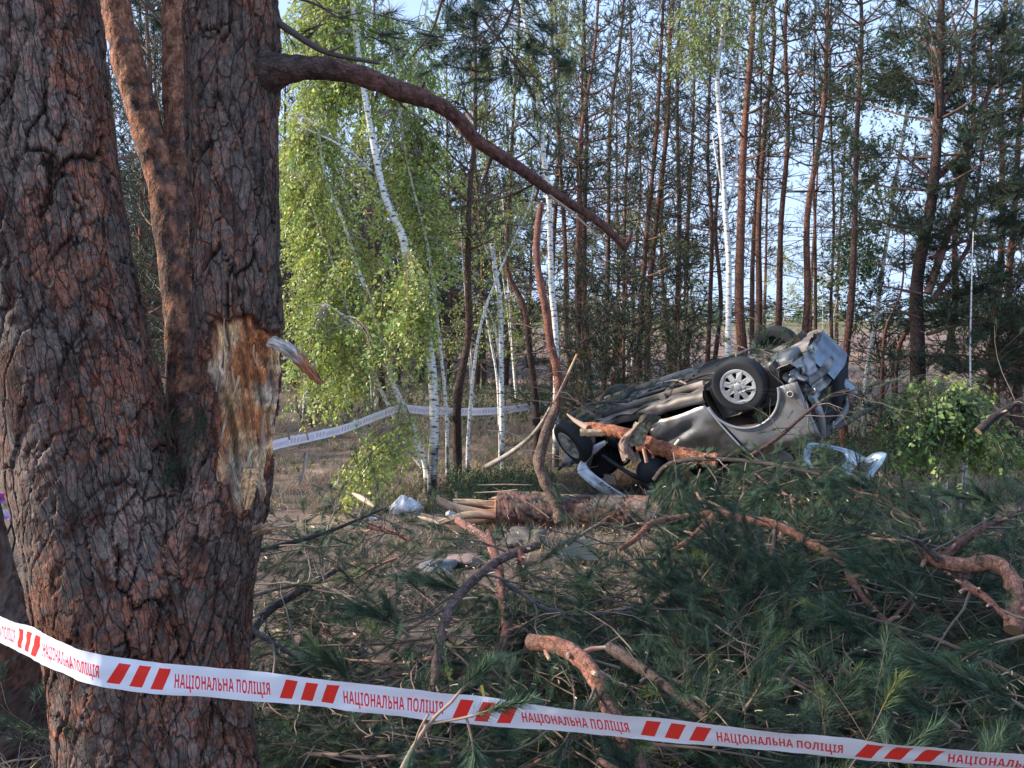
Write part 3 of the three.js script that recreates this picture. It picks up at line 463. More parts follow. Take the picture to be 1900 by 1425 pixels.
  // stems going on above the frame
  const barkCol = (f, a, p) => { const q = 0.8 + fbm(p.x * 8, p.y * 5, p.z * 8) * 0.8; return [0.26 * q, 0.18 * q, 0.155 * q]; }, orange = (f, a, p) => { const l = (fbm(p.x * 17, p.y * 9, p.z * 17, 4) + 0.5) * 6, li = Math.floor(l), e = 1 - 0.62 * (1 - sstep(l - li, 0, 0.2)), id = h3(li, 5, Math.floor(noise(p.x * 8, p.y * 4, p.z * 8) * 2 + 7), 2), q = (0.6 + fbm(p.x * 40, p.y * 30, p.z * 40, 2) * 1.5 + 0.6 * id) * e, r = sstep(fbm(p.x * 26, p.y * 14, p.z * 26 + 4, 4) - 0.25 * (p.y - 1.95), 0.0, 0.08); return [lerp(0.54, 0.22, r) * q, lerp(0.235, 0.125, r) * q, lerp(0.135, 0.095, r) * q]; };
  const flaky = (p, f, a, r) => { const l = (fbm(p.x * 17, p.y * 9, p.z * 17, 4) + 0.5) * 6, li = Math.floor(l); return ((li + sstep(l - li, 0, 0.2) - 3) * 0.0042 + fbm(p.x * 60, p.y * 45, p.z * 60, 2) * 0.0028) * Math.min(1, r / 0.03); };
  const up = new MB(W), l0 = V(left[0][0], left[0][1], left[0][2]), r0 = V(right[0][0], right[0][1], right[0][2]);
  up.tube(curve([l0.clone().add(V(0.012, -0.32, 0)), l0.clone().add(V(-0.1, 1.4, 0)), l0.clone().add(V(-0.3, 4, 0.2)), l0.clone().add(V(-0.4, 6.5, 0.3))], 40), (f) => lerp(left[0][3] * 0.97, 0.07, f), 28, barkCol, { bump: flaky, tile: 0.4 });
  up.tube(curve([r0.clone().add(V(0, -0.32, 0)), r0.clone().add(V(0.03, 1.4, -0.1)), r0.clone().add(V(0.2, 4, -0.2)), r0.clone().add(V(0.3, 6, -0.4))], 40), (f) => lerp(right[0][3] * 0.97, 0.05, f), 20, barkCol, { bump: flaky, tile: 0.4 });
  up.build('upper_stems', M.trunkBark, bigPine);
  for (const [a, w0, w1] of [[[[352, 900, 2.2], [346, 720, 2.3], [333, 560, 2.34], [306, 360, 2.38], [268, 220, 2.42], [236, 100, 2.46], [200, -60, 2.5], [150, -400, 2.6]], 29, 27], [[[346, 520, 2.36], [338, 380, 2.4], [330, 240, 2.44], [326, 100, 2.48], [322, -100, 2.52], [320, -500, 2.6]], 23, 23]]) {
    const b = new MB(W); b.tube(curve(pxPath(a, D), 150), (f) => lerp(w0, w1, f) * 2.4 / FPX, 30, orange, { bump: (p, f, a, r) => flaky(p, f, a, r) * 0.6, tile: 0.35 }); const s = b.build('stem', M.stemBark, bigPine); s.userData.label = 'thin flaky orange stem behind the dark stems';
  }
  const br = new MB(W), red = (f, a, p) => { const l = (fbm(p.x * 17, p.y * 17, p.z * 17, 4) + 0.5) * 6, q = (0.7 + fbm(p.x * 50, p.y * 50, p.z * 50, 2)) * (1 - 0.4 * (1 - sstep(l - Math.floor(l), 0, 0.15))), k = sstep(f + noise(p.x * 8, p.y * 8, p.z * 8) * 0.3, 0.05, 0.35); return [lerp(0.13, 0.28, k) * q, lerp(0.085, 0.13, k) * q, lerp(0.072, 0.10, k) * q]; };
  const limb = curve(pxPath([[455, 150, 2.1], [518, 131, 2.06], [594, 127, 2.08], [669, 140, 2.12], [745, 170, 2.18], [802, 189, 2.24], [840, 212, 2.28], [878, 254, 2.32], [916, 282, 2.36], [973, 318, 2.42], [1018, 352, 2.47], [1067, 383, 2.52], [1117, 417, 2.56], [1162, 462, 2.6]], 2.2), 110);
  br.tube(curve(limb, 260), (f) => lerp(21.5, 7.5, Math.pow(f, 0.9)) * 2.15 / FPX * (1 + 0.9 * Math.exp(-Math.pow((f - 0.02) / 0.07, 2)) + 0.06 * noise(f * 12, 3, 7) + 0.03 * noise(f * 40, 5, 2)), 26, red, { cap: 'end', tile: 0.3, bump: (p, f, a, r) => flaky(p, f, a, r) * 0.45 });
  const stub = (a, r) => br.tube(curve(pxPath(a, 2.35), 8), (f) => lerp(r, r * 0.35, f), 6, red, { cap: 'end' });
  stub([[1160, 462, 2.6], [1166, 448, 2.6], [1172, 428, 2.6]], 0.012); stub([[912, 290, 2.36], [904, 315, 2.34], [893, 343, 2.33]], 0.007); stub([[780, 172, 2.24], [784, 160, 2.24], [788, 152, 2.24]], 0.008); stub([[990, 330, 2.45], [998, 355, 2.45], [991, 372, 2.45]], 0.006); stub([[925, 284, 2.36], [934, 272, 2.36]], 0.004); stub([[690, 150, 2.14], [700, 170, 2.13], [696, 186, 2.12]], 0.006); stub([[640, 132, 2.1], [652, 118, 2.1]], 0.007); stub([[1050, 370, 2.5], [1062, 352, 2.5], [1080, 340, 2.52]], 0.005); stub([[1100, 402, 2.54], [1098, 425, 2.54]], 0.005); stub([[740, 178, 2.18], [744, 194, 2.18], [756, 204, 2.18]], 0.005); stub([[990, 342, 2.44], [950, 362, 2.44], [918, 372, 2.46]], 0.004); stub([[820, 210, 2.26], [832, 226, 2.26], [846, 250, 2.26]], 0.003);
  br.build('limb', M.stemBark, bigPine);
  const t2 = new MB(W); t2.tube(curve(pxPath([[500, 30, 2.1], [545, 62, 2.1], [600, 95, 2.12], [640, 106, 2.14], [703, 117, 2.2]], 2.1), 24), (f) => lerp(0.011, 0.005, f), 7, () => [0.085, 0.06, 0.05], { cap: 'end' }); t2.tube(pxPath([[606, 98, 2.12], [622, 92, 2.12], [638, 84, 2.12]], 2.1), (f) => 0.004 - 0.002 * f, 5, () => [0.085, 0.06, 0.05]); t2.tube(pxPath([[604, 98, 2.12], [608, 110, 2.12]], 2.1), () => 0.003, 5, () => [0.085, 0.06, 0.05]);
  t2.build('dead_twig', M.twig, bigPine);
  const peel = new MB(W); peel.tube(pxPath([[1018, 362, 2.46], [1060, 392, 2.5], [1122, 450, 2.54]], 2.5), (f) => 0.005 - 0.003 * f, 5, () => [0.42, 0.30, 0.22]); peel.build('peeled_strip', M.wood, bigPine);
  // splinters of the wound
  const sliver = (a, w, th, c, name, c2) => { const s = new MB(W), pts = curve(pxPath(a, 2.0), 14), side = pts[14].clone().sub(pts[0]).normalize().cross(V(0, 0, 1)).normalize(), k0 = a[0][0]; for (const back of [0, 1]) s.grid(44, 10, (u, v) => { const rg = (v - 0.5) * 2, uu = u * (1 - 0.13 * Math.abs(noise(v * 6, k0, 2)) - 0.1 * v * v), i = Math.min(13, Math.floor(uu * 14)), p = pts[i].clone().lerp(pts[i + 1], uu * 14 - i), ww = w * (0.75 + 0.25 * Math.sin(u * 3)) * (1 - 0.5 * u * u) * (1 + 0.5 * noise(u * 14, rg > 0 ? 3 : 8, k0)); return p.addScaledVector(side, rg * ww).add(V(0, 0, back ? -th * 0.6 : Math.sin(v * Math.PI) * th + noise(u * 5, v * 9, 3) * th * 1.1)); }, (u, v) => { const q = clamp(0.75 + noise(u * 4, v * 9, k0) * 0.9 + noise(u * 14, v * 5, k0) * 0.5, 0.2, 1.4) * (back ? 0.5 : 1), m = sstep(u + noise(u * 5, v * 4, 7) * 0.2, 0.35, 0.6); return [0, 1, 2].map((i) => lerp(c[i], (c2 || c)[i], m) * q); }); return s.build(name, M.wood, bigPine); };
  { const Rf = rng(808); for (let k = 0; k < 34; k++) { const u = Rf(), i = Math.min(wound.length - 2, Math.floor(u * (wound.length - 1))), f = u * (wound.length - 1) - i, p = V(lerp(wound[i][0], wound[i + 1][0], f), lerp(wound[i][1], wound[i + 1][1], f), lerp(wound[i][2], wound[i + 1][2], f)), r = wound[i][3]; p.x += (Rf() - 0.5) * 2.1 * r; for (let j = 0; j < 60 && body(p.x, p.y, p.z) > -0.004; j++) p.z -= 0.004; for (let j = 0; j < 60 && body(p.x, p.y, p.z) < -0.012; j++) p.z += 0.004; p.z += 0.002; const l = 0.03 + Rf() * 0.06, d = V((Rf() - 0.5) * 0.5, Rf() < 0.55 ? 1 : -1, 0.12 + Rf() * 0.3).normalize(), w = 0.0018 + Rf() * 0.0042, c = [[0.5, 0.36, 0.24], [0.5, 0.3, 0.16], [0.4, 0.16, 0.07], [0.36, 0.3, 0.25], [0.16, 0.09, 0.06]][Math.floor(Rf() * 5)], fb = new MB(W), m = p.clone().addScaledVector(d, l * 0.5).add(V((Rf() - 0.5) * 0.01, 0, 0.004)); fb.tube(curve([p, m, p.clone().addScaledVector(d, l)], 5), (t) => w * (1 - 0.75 * t), 5, (t) => vary(c, Rf, 0.2)); fb.build('wood_fibre', M.wood, bigPine); } }
  sliver([[500, 632, 2.0], [530, 645, 1.99], [556, 668, 1.98], [578, 692, 1.98], [597, 717, 1.98]], 0.019, 0.008, [0.52, 0.44, 0.38], 'bark_splinter', [0.42, 0.14, 0.06]);
  sliver([[466, 868, 1.97], [462, 900, 1.96], [458, 945, 1.96]], 0.022, 0.012, [0.72, 0.42, 0.2], 'wood_splinter');
  sliver([[470, 985, 2.0], [505, 978, 1.98], [552, 972, 1.97]], 0.017, 0.012, [0.3, 0.17, 0.1], 'wood_splinter', [0.66, 0.42, 0.25]);
  // a few needles stuck in the fork and its crown out of frame
  const R = rng(404), T = []; for (let k = 0; k < 16; k++) T.push([P(300 + R() * 90, 690 + R() * 170, 1.98 + R() * 0.1).sub(W), V((R() - 0.5) * 0.8, -0.7, 0.5).normalize(), 0.35 + R() * 0.4, R() * TAU]);
  scatter(SHOOT[0], M.needle, T, 'caught_needles', bigPine, needleTint(R, 0.8));
  const cb = new MB(W), tu = [], Rg = rng(33); pineCrown(Rg, (f) => l0.clone().add(V(-0.3 * f, 6.5 * f, 0.2 * f)), { H: 6.5, from: 3.0, step: 0.5, spread: 1.9, dense: 5, dead: 0 }, cb, cb, tu); pineCrown(Rg, (f) => r0.clone().add(V(0.3 * f, 6 * f, -0.3 * f)), { H: 6, from: 3.2, step: 0.55, spread: 1.6, dense: 5, dead: 0 }, cb, cb, tu);
  // the drooping bough that reaches into the top of the picture
  const bough = (a, d, seed, n, kids) => { const Rb = rng(seed), pts = curve(pxPath(a, d), 12); cb.tube(pts, (f) => lerp(0.012, 0.004, f), 5, () => [0.09, 0.065, 0.05]); for (let k = 0; k < n; k++) { const f = 0.15 + 0.85 * Rb(), at = Math.min(11, Math.floor(f * 12)), p = pts[at].clone(), e = p.clone().add(dirOf(Rb, -0.3).multiplyScalar(0.15 + Rb() * 0.35)); cb.tube([p, p.clone().lerp(e, 0.5).add(V(0, 0.03, 0)), e], (t) => 0.004 - 0.002 * t, 3, () => [0.1, 0.07, 0.05]); for (let j = 0; j < kids; j++) boughS.push([p.clone().lerp(e, 0.4 + 0.6 * Rb()).sub(W), e.clone().sub(p).normalize().add(dirOf(Rb).multiplyScalar(0.4)).normalize(), 0.8 + Rb() * 0.5, Rb() * TAU]); } }, boughS = [];
  bough([[850, -160], [870, -40], [900, 40], [960, 110], [1010, 160]], 4.2, 1, 22, 4); bough([[860, -120], [820, 0], [800, 60], [760, 110]], 4.2, 2, 14, 3); bough([[980, -160], [960, -20], [930, 60], [880, 100]], 4.2, 3, 18, 4); bough([[470, -90], [520, -20], [590, 10], [640, 40]], 3.8, 4, 8, 3); bough([[240, -60], [275, 10], [300, 40]], 3.2, 5, 6, 4);
  cb.build('branches', M.twig, bigPine, 'stuff');
  for (const q of tu) q[0].sub(W);
  scatter(TUFTN[0], M.needle, tu, 'crown', bigPine, needleTint(Rg, 0.9)); scatter(SHOOT[1], M.needle, boughS, 'needles', bigPine, needleTint(Rg, 0.8));
}
{ // the dark leaning stem cut by the lower left corner
  const a = chain([[-75, 1080, 95], [-40, 1300, 112], [-8, 1500, 125], [0, 1760, 150]], 3.1), o = P(-20, 1500, 3.1), t = thing('pine_tree', 'leaning pine trunk with shade painted into its bark beside the big forked pine', 'tree', onGround(o)), b = new MB(t.position), pts = a.map((q) => V(q[0], q[1], q[2])), up = pts[0].clone();
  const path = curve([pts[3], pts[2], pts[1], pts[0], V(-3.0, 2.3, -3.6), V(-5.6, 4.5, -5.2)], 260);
  b.tube(path, (f) => lerp(0.33, 0.12, Math.pow(f, 0.8)), 90, (f, an, p) => barkAt(p.x, p.y, p.z, 1, 0.6).slice(1), { bump: (p) => barkAt(p.x, p.y, p.z)[0] * 1.2 });  // bark tone lowered to paint deep shade onto the trunk
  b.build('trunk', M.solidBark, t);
  const br = new MB(t.position), tu = [], R = rng(71); pineCrown(R, (f) => V(lerp(-3.0, -5.6, f), lerp(2.2, 4.4, f), lerp(-3.6, -5.2, f)), { H: 4, from: 0.1, step: 0.2, spread: 2.0, dense: 7, dead: 0 }, br, br, tu); const keep = tu.filter((q) => q[0].x < 0.66 * q[0].z - 0.35 && q[0].z < -2.95); for (const q of keep) q[0].sub(t.position); br.build('branches', M.twig, t, 'stuff'); scatter(TUFTN[1], M.needle, keep, 'crown', t, needleTint(R, 0.9));  // crown and branches added out of view to shade the branch heap
}
// ---------- pines that can be told apart, traced from the ground up ----------
{
  const pine = (label, trace, d, w, H, seed, o) => tracedPine('pine_tree', label, trace, d, w, H, seed, o);
  pine('dark straight pine directly behind the white birch clump', [[845, 850], [850, 740], [860, 620], [867, 497], [873, 380], [882, 240]], 11, 22, 8, 1, { from: 3.4, dead: 22, spread: 1.1, low: [0.07, 0.045, 0.04], high: [0.22, 0.11, 0.075], dense: 5 });
  pine('pine with an S-shaped reddish trunk right of the thin white birches', [[993, 790], [985, 640], [966, 570], [942, 505], [936, 450], [940, 380], [952, 250]], 12, 16, 8.5, 2, { from: 4.2, dead: 26, spread: 1.2, low: [0.08, 0.05, 0.04], high: [0.34, 0.14, 0.09] });
  pine('pine leaning behind the upright birch with the dark forked top', [[1060, 730], [1052, 600], [1046, 480], [1040, 300], [1030, 120]], 15, 15, 10, 3, { from: 4.0, dead: 30 });
  pine('reddish pine just right of the upright birch, left of a darker twin', [[1074, 720], [1076, 560], [1078, 400], [1082, 260], [1100, 100]], 14, 15, 9.5, 4, { from: 4.6, dead: 34, high: [0.42, 0.18, 0.11] });
  pine('dark twin pine touching its reddish neighbour right of the upright birch', [[1090, 720], [1088, 560], [1090, 400], [1086, 240], [1080, 90]], 15, 15, 10, 5, { from: 4.4, dead: 34, high: [0.16, 0.085, 0.065] });
  pine('slim brown pine left of the snapped branch tip', [[1122, 716], [1125, 560], [1130, 420], [1136, 240], [1150, 40]], 17, 14, 11, 6, { from: 3.4, dead: 34, high: [0.24, 0.12, 0.085] });
  pine('thin pine behind the snapped branch tip', [[1143, 716], [1150, 600], [1158, 470], [1164, 300], [1170, 100]], 19, 11, 11, 7, { from: 3.2, dead: 30 });
  pine('left one of two close pines above the car underside', [[1188, 716], [1192, 560], [1200, 420], [1215, 250], [1230, 60]], 17, 16, 11, 8, { from: 3.2, dead: 36, high: [0.3, 0.14, 0.09] });
  pine('right one of two close pines above the car underside', [[1203, 716], [1206, 560], [1216, 400], [1240, 220], [1246, 60]], 18, 16, 11, 9, { from: 3.0, dead: 36 });
  pine('slender pine halfway between the twin pines and the tall white birch', [[1242, 710], [1234, 600], [1228, 480], [1236, 300], [1250, 40]], 20, 11, 11.5, 10, { from: 2.8, dead: 30 });
  pine('thin pine left of the tall white birch', [[1312, 690], [1316, 560], [1317, 421], [1318, 300], [1316, 150]], 18, 12, 10.5, 11, { from: 3.4, dead: 28, high: [0.3, 0.13, 0.09] });
  pine('thin dark pine hidden close behind the tall white birch', [[1330, 690], [1334, 560], [1334, 421], [1332, 300], [1330, 100]], 19, 12, 11, 12, { from: 4, dead: 26, low: [0.11, 0.06, 0.05], high: [0.24, 0.11, 0.08] });
  pine('stout orange pine right of the tall white birch', [[1380, 690], [1382, 560], [1386, 421], [1388, 250], [1392, 60]], 14, 26, 9.5, 13, { from: 5.2, dead: 20, spread: 1.5, low: [0.19, 0.075, 0.055], high: [0.52, 0.22, 0.125], deadFrom: 2.4 });
  pine('pine just right of the stout orange pine', [[1407, 690], [1410, 560], [1412, 421], [1420, 250], [1428, 60]], 16, 18, 10, 14, { from: 5.2, dead: 24, spread: 1.3, high: [0.33, 0.15, 0.1] });
  pine('pine with a dark upper trunk rising behind the far wheel', [[1446, 690], [1448, 560], [1451, 421], [1458, 250], [1464, 60]], 15, 17, 10, 15, { from: 5.6, dead: 22, low: [0.22, 0.095, 0.07], high: [0.28, 0.13, 0.09] });
  pine('orange pine leaning right above the far wheel', [[1490, 690], [1496, 560], [1506, 400], [1520, 220], [1534, 60]], 14, 19, 10, 16, { from: 6, dead: 18, spread: 1.5, low: [0.2, 0.08, 0.06], high: [0.55, 0.24, 0.14] });
  pine('thin dark pine doubling the leaning orange pine', [[1514, 700], [1516, 560], [1515, 430], [1512, 330]], 16, 10, 8, 17, { from: 5, dead: 18, spread: 0.9 });
  pine('very thin bare pine between two taller pines behind the car tail', [[1546, 715], [1545, 560], [1543, 421], [1542, 200]], 16, 9, 9, 18, { from: 6, dead: 22, spread: 0.9 });
  pine('straight slim pine with a red lower trunk right of the car tail', [[1572, 730], [1577, 560], [1581, 421], [1587, 250], [1594, 60]], 13.5, 18, 9.5, 19, { from: 6.2, dead: 26, low: [0.22, 0.085, 0.06], high: [0.2, 0.11, 0.08] });
  pine('short crooked dead stem standing in the field gap', [[1632, 755], [1640, 660], [1650, 610], [1662, 540]], 12, 9, 3.4, 20, { from: 3.2, dead: 10, spread: 0.5, deadLen: 0.9 });
  pine('leaning thin dark stem left of the thick dark pine', [[1662, 745], [1672, 650], [1680, 600], [1700, 520]], 12, 13, 4.4, 21, { from: 4, dead: 12, spread: 0.7 });
  // the thick dark pine with forking limbs on the right
  const big = tracedPine('pine_tree', 'thick dark pine with forking side limbs on the right', [[1704, 860], [1706, 640], [1712, 520], [1722, 380], [1738, 230], [1752, 60]], 11, 32, 8.5, 22, { from: 3.6, dead: 14, spread: 1.9, near: true, dense: 7, low: [0.075, 0.045, 0.038], high: [0.15, 0.075, 0.058], sides: 12, step: 0.5, deadFrom: 1.6 });
  const tu = [], R = rng(222);
  const limb = (a, r, k) => { const lb = new MB(big.position), pts = curve(pxPath(a, 11), 22); lb.tube(pts, (f) => lerp(r, r * 0.3, f), 7, (f, an, p) => vary([0.17, 0.08, 0.06], R, 0.2)); for (let j = 0; j < k; j++) { const f = 0.35 + 0.65 * R(), q = pts[Math.floor(f * 22)], e = q.clone().add(dirOf(R, 0.05).multiplyScalar(0.3 + R() * 0.7)); lb.tube([q, q.clone().lerp(e, 0.5).add(V(0, 0.06, 0)), e], (t) => 0.008 - 0.004 * t, 3, () => K.deadTwig); for (let i = 0; i < 5; i++) tu.push([q.clone().lerp(e, 0.3 + 0.8 * R()).add(dirOf(R).multiplyScalar(0.12)).sub(big.position), e.clone().sub(q).normalize().add(V(0, 0.3, 0)).normalize(), 0.8 + R() * 0.6, R() * TAU]); } lb.build('limb', M.twig, big); };
  limb([[1728, 560], [1770, 500], [1800, 450], [1815, 340], [1826, 250]], 0.045, 16); limb([[1722, 545], [1760, 430], [1785, 330], [1800, 260], [1840, 160], [1880, 60]], 0.06, 22); limb([[1738, 330], [1785, 280], [1830, 190], [1840, 60]], 0.05, 18); limb([[1728, 480], [1780, 450], [1850, 440], [1930, 420]], 0.035, 20); limb([[1720, 560], [1800, 545], [1900, 540]], 0.028, 24); limb([[1708, 545], [1660, 535], [1622, 528]], 0.022, 0); limb([[1706, 590], [1665, 575], [1632, 560]], 0.024, 0); limb([[1722, 330], [1690, 300], [1650, 270]], 0.025, 3); limb([[1716, 420], [1670, 390], [1640, 370]], 0.02, 2); limb([[1745, 200], [1780, 120], [1765, 20]], 0.04, 12); limb([[1730, 250], [1745, 150], [1720, 30]], 0.035, 10); limb([[1720, 620], [1800, 600], [1880, 610]], 0.03, 26); limb([[1716, 660], [1790, 660], [1900, 690]], 0.028, 24); limb([[1735, 440], [1800, 390], [1900, 330]], 0.035, 22);
  scatter(TUFTN[1], M.needle, tu, 'limb_needles', big, needleTint(R, 0.85));
  pine('reddish pine behind the right side of the thick dark pine', [[1768, 700], [1774, 560], [1780, 430], [1796, 250], [1812, 60]], 14, 17, 9.5, 23, { from: 4.8, dead: 24, spread: 1.5, near: true });
  pine('dark pine at the right edge of the photograph', [[1880, 720], [1884, 560], [1890, 400], [1900, 200]], 12, 20, 8.5, 24, { from: 1.4, dead: 10, spread: 1.8, near: true, dense: 5, tint: 0.85 });

  // copies that nothing tells apart
  const filler = (o, H, r, seed) => { const t = new THREE.Group(); t.position.set(0, 0, 0); return makePine(t, [V(0, -0.1, 0), V(0.05, H * 0.35, 0.04), V(-0.03, H * 0.7, 0), V(0.04, H, 0)], r, seed, o); };
  const A = [filler({ from: 3.4, dead: 30, spread: 1.5, high: [0.3, 0.14, 0.095] }, 11, 0.10, 501), filler({ from: 2.4, dead: 28, spread: 1.6, high: [0.26, 0.12, 0.085] }, 10.5, 0.09, 502), filler({ from: 4.2, dead: 30, spread: 1.3, high: [0.36, 0.16, 0.1] }, 11.5, 0.10, 503), filler({ from: 1.0, dead: 16, spread: 1.7, dense: 6, tint: 0.95 }, 9, 0.08, 504), filler({ from: 0.35, dead: 0, spread: 1.1, dense: 8, step: 0.32, tint: 0.9 }, 3.2, 0.04, 505)];
  const R2 = rng(61), place = (k, px, d, name, label, cat, group) => { const t = A[k].clone(), s = 0.88 + R2() * 0.24; t.name = numbered(name); t.position.copy(spot(px, d)); t.position.y -= 0.03; t.scale.set(s, s * (0.92 + R2() * 0.16), s); t.rotation.y = R2() * TAU; tag(t, label, cat, group); t.traverse((q) => { if (q !== t) q.castShadow = q.receiveShadow = true; }); scene.add(t); };
  const gl = 'tall thin pine in the dense stand left of centre, behind the birches', gn = 'pines of the dense stand behind the birches';
  for (let k = 0; k < 21; k++) place([0, 1, 3, 1, 2, 3][k % 6], lerp(180, 1010, (k + R2() * 0.9) / 21), 19 + R2() * 9, 'forest_pine', gl, 'tree', gn);
  for (let k = 0; k < 6; k++) place([0, 2, 1, 0][k % 4], lerp(1010, 1310, (k + R2() * 0.9) / 6), 19 + R2() * 10, 'forest_pine', 'tall thin pine among bare dead twigs in the dark stand behind the car nose', 'tree', 'pines of the dark stand behind the car');
  for (let k = 0; k < 4; k++) place(2, lerp(1340, 1600, (k + R2() * 0.9) / 4), 22 + R2() * 12, 'forest_pine', 'slender high-crowned pine at the open field edge behind the car tail', 'tree', 'slender pines at the field edge');
  for (let k = 0; k < 3; k++) place([0, 3, 1, 3][k % 4], lerp(1800, 2080, (k + R2() * 0.9) / 3), 15 + R2() * 8, 'forest_pine', 'pine with dark crown behind the thick forking pine at far right', 'tree', 'pines at the far right');
  for (const [px, d] of [[1085, 12.5], [1160, 13], [1262, 15]]) place(4, px, d, 'young_pine', 'small grey-green young pine behind the overturned car', 'shrub', 'young pines behind the car');
  for (const [px, d] of [[1632, 14.5], [1850, 12], [1900, 13]]) place(4, px, d, 'young_pine', 'low young pine in the undergrowth right of the car', 'shrub', 'young pines right of the car');
  for (const [px, d] of [[300, 13], [285, 16], [330, 15], [310, 19]]) place(3, px, d, 'young_pine', 'dark leafy pine seen between the two big stems', 'tree', 'pines between the stems');
}
// ---------- birches ----------
{
  const R = rng(808), sprigMat = M.leaf;
  const birch = (name, label, at, d) => thing(name, label, 'tree', spot(at, d));
  const leafTint = (k = 1) => () => { const g = (0.72 + R() * 0.6) * k, y = R(); return [g * (0.8 + 0.5 * y), g * (0.92 + 0.16 * y), g * (0.7 + 0.4 * R())]; };
  const finish = (t, b, sp, geos, k) => { if (b.p.length) b.build('branches', M.twig, t, 'stuff'); const h = geos.map(() => []); sp.forEach((q, i) => h[i % geos.length].push(q)); geos.forEach((g, i) => h[i].length && scatter(g, sprigMat, h[i], 'leaves', t, leafTint(k))); };
  { // the clump
    const t = birch('birch_clump', 'clump of slender white birches with bright spring leaves beside the big pine', 800, 10), D = 10;
    const S = [birchStem(t, [[802, 878], [806, 790], [795, 640], [762, 540], [747, 440], [716, 370], [690, 250], [665, 100], [650, -40]], D, 24, 9, 8.5, { rough: 0.8 }),
      birchStem(t, [[790, 868], [768, 800], [742, 745], [712, 648], [690, 560], [673, 523], [640, 420], [605, 333], [590, 240]], D + 0.1, 15, 5), birchStem(t, [[785, 870], [760, 836], [730, 770], [690, 690], [660, 615], [628, 519], [600, 440], [552, 311]], D + 0.3, 12, 4),
      birchStem(t, [[830, 850], [828, 760], [812, 600], [800, 500], [788, 430], [760, 320], [742, 200]], D + 0.4, 9, 4, 6), birchStem(t, [[795, 872], [775, 835], [758, 770], [735, 720], [700, 660], [655, 600], [600, 560]], D - 0.2, 9, 3)];
    const fork = birchStem(t, [[715, 372], [690, 320], [640, 275], [560, 235]], D, 8, 3, 0, { free: true }), f2 = birchStem(t, [[700, 310], [735, 230], [770, 130], [790, 20]], D + 0.2, 6, 3, 7.5, { free: true });
    const b = new MB(t.position), sp = [], T = [...leafCloud(R, 162, 610, 70, 110, 150, D + 0.45, 0.8), ...leafCloud(R, 138, 560, 330, 80, 170, D + 0.55, 0.9), ...leafCloud(R, 188, 660, 330, 150, 210, D + 0.55, 0.9), ...leafCloud(R, 150, 620, 560, 125, 160, D + 0.35, 0.8), ...leafCloud(R, 80, 745, 580, 85, 110, D - 0.5, 0.5), ...leafCloud(R, 69, 590, 680, 80, 80, D - 0.3, 0.6), ...leafCloud(R, 62, 720, 130, 70, 110, D + 0.4, 0.7), ...leafCloud(R, 18, 780, 520, 40, 60, D - 0.5, 0.4), ...leafCloud(R, 12, 760, 800, 50, 35, D - 0.4, 0.3), ...leafCloud(R, 11, 645, 830, 22, 60, 9.2, 0.2), ...leafCloud(R, 10, 640, 880, 14, 40, 8.8, 0.1), ...leafCloud(R, 50, 800, 330, 80, 130, D + 0.9, 0.5)];
    T.push(...leafCloud(R, 60, 800, 180, 70, 160, D + 0.6, 0.6), ...leafCloud(R, 46, 815, 430, 55, 130, D + 0.5, 0.5), ...leafCloud(R, 40, 560, 560, 60, 160, D + 0.4, 0.6), ...leafCloud(R, 40, 560, 150, 55, 170, D + 0.4, 0.6)); droopBranches(R, [...S, fork, f2], T, t.position, b, sp, { dense: 6.5 });
    finish(t, b, sp, SPRIG, 1);
  }
  const one = (label, trace, d, w0, w1, H, clouds, geos, k, extra) => { const t = birch('birch_tree', label, trace[0][0], d), S = [birchStem(t, trace, d, w0, w1, H)]; for (const e of extra || []) S.push(birchStem(t, e, d, 6, 2, 0, { free: true })); const b = new MB(t.position), sp = []; const T = []; for (const c of clouds) T.push(...leafCloud(R, c[0], c[1], c[2], c[3], c[4], d, c[5] || 0.7)); droopBranches(R, S, T, t.position, b, sp, { dense: 6 }); finish(t, b, sp, geos, k); return t; };
  one('short white birch pole with a broken top right of the birch clump', [[932, 830], [930, 690], [927, 560], [918, 500], [913, 452]], 11, 12, 9, 0, [[4, 900, 560, 40, 70]], SPRIG, 0.8, [[[930, 700], [916, 600], [897, 560]], [[918, 500], [905, 470], [897, 450]]]);
  one('thin young birch stem hugging the left of the broken white pole', [[927, 815], [922, 700], [912, 640], [905, 600], [898, 568]], 11.2, 6, 4, 0, [], SPRIG, 0.8);
  one('thin pale pole bowing right across the birches', [[868, 830], [874, 740], [880, 680], [893, 600], [920, 520], [960, 430], [985, 372], [992, 330]], 10.6, 9, 3, 0, [[5, 940, 420, 50, 90]], SPRIG, 0.7);
  one('tall upright birch with mottled white trunk left of centre', [[1032, 680], [1030, 600], [1024, 540], [1018, 364], [1010, 296], [1000, 200], [985, 90], [969, 11]], 11.5, 15, 8, 8.5, [[60, 940, 170, 120, 130], [40, 1020, 70, 80, 100], [18, 900, 340, 70, 120]], SPRIG, 0.62, [[[1015, 290], [985, 250], [940, 215], [900, 190]], [[1002, 200], [960, 130], [930, 90]], [[1012, 300], [1030, 200], [1050, 90], [1060, -20]]]);
  one('tall slim white birch standing behind the near rear wheel', [[1350, 680], [1352, 560], [1352, 480], [1345, 380], [1338, 250], [1331, 130], [1345, 30], [1350, -60]], 12.5, 15, 7, 9.5, [[46, 1265, 70, 55, 90], [26, 1335, 60, 65, 90], [18, 1395, 50, 50, 80]], SPRIG, 0.6, [[[1347, 400], [1365, 320], [1368, 200], [1370, 110]], [[1332, 150], [1318, 110], [1308, 60]], [[1346, 380], [1330, 300], [1322, 250]]]);
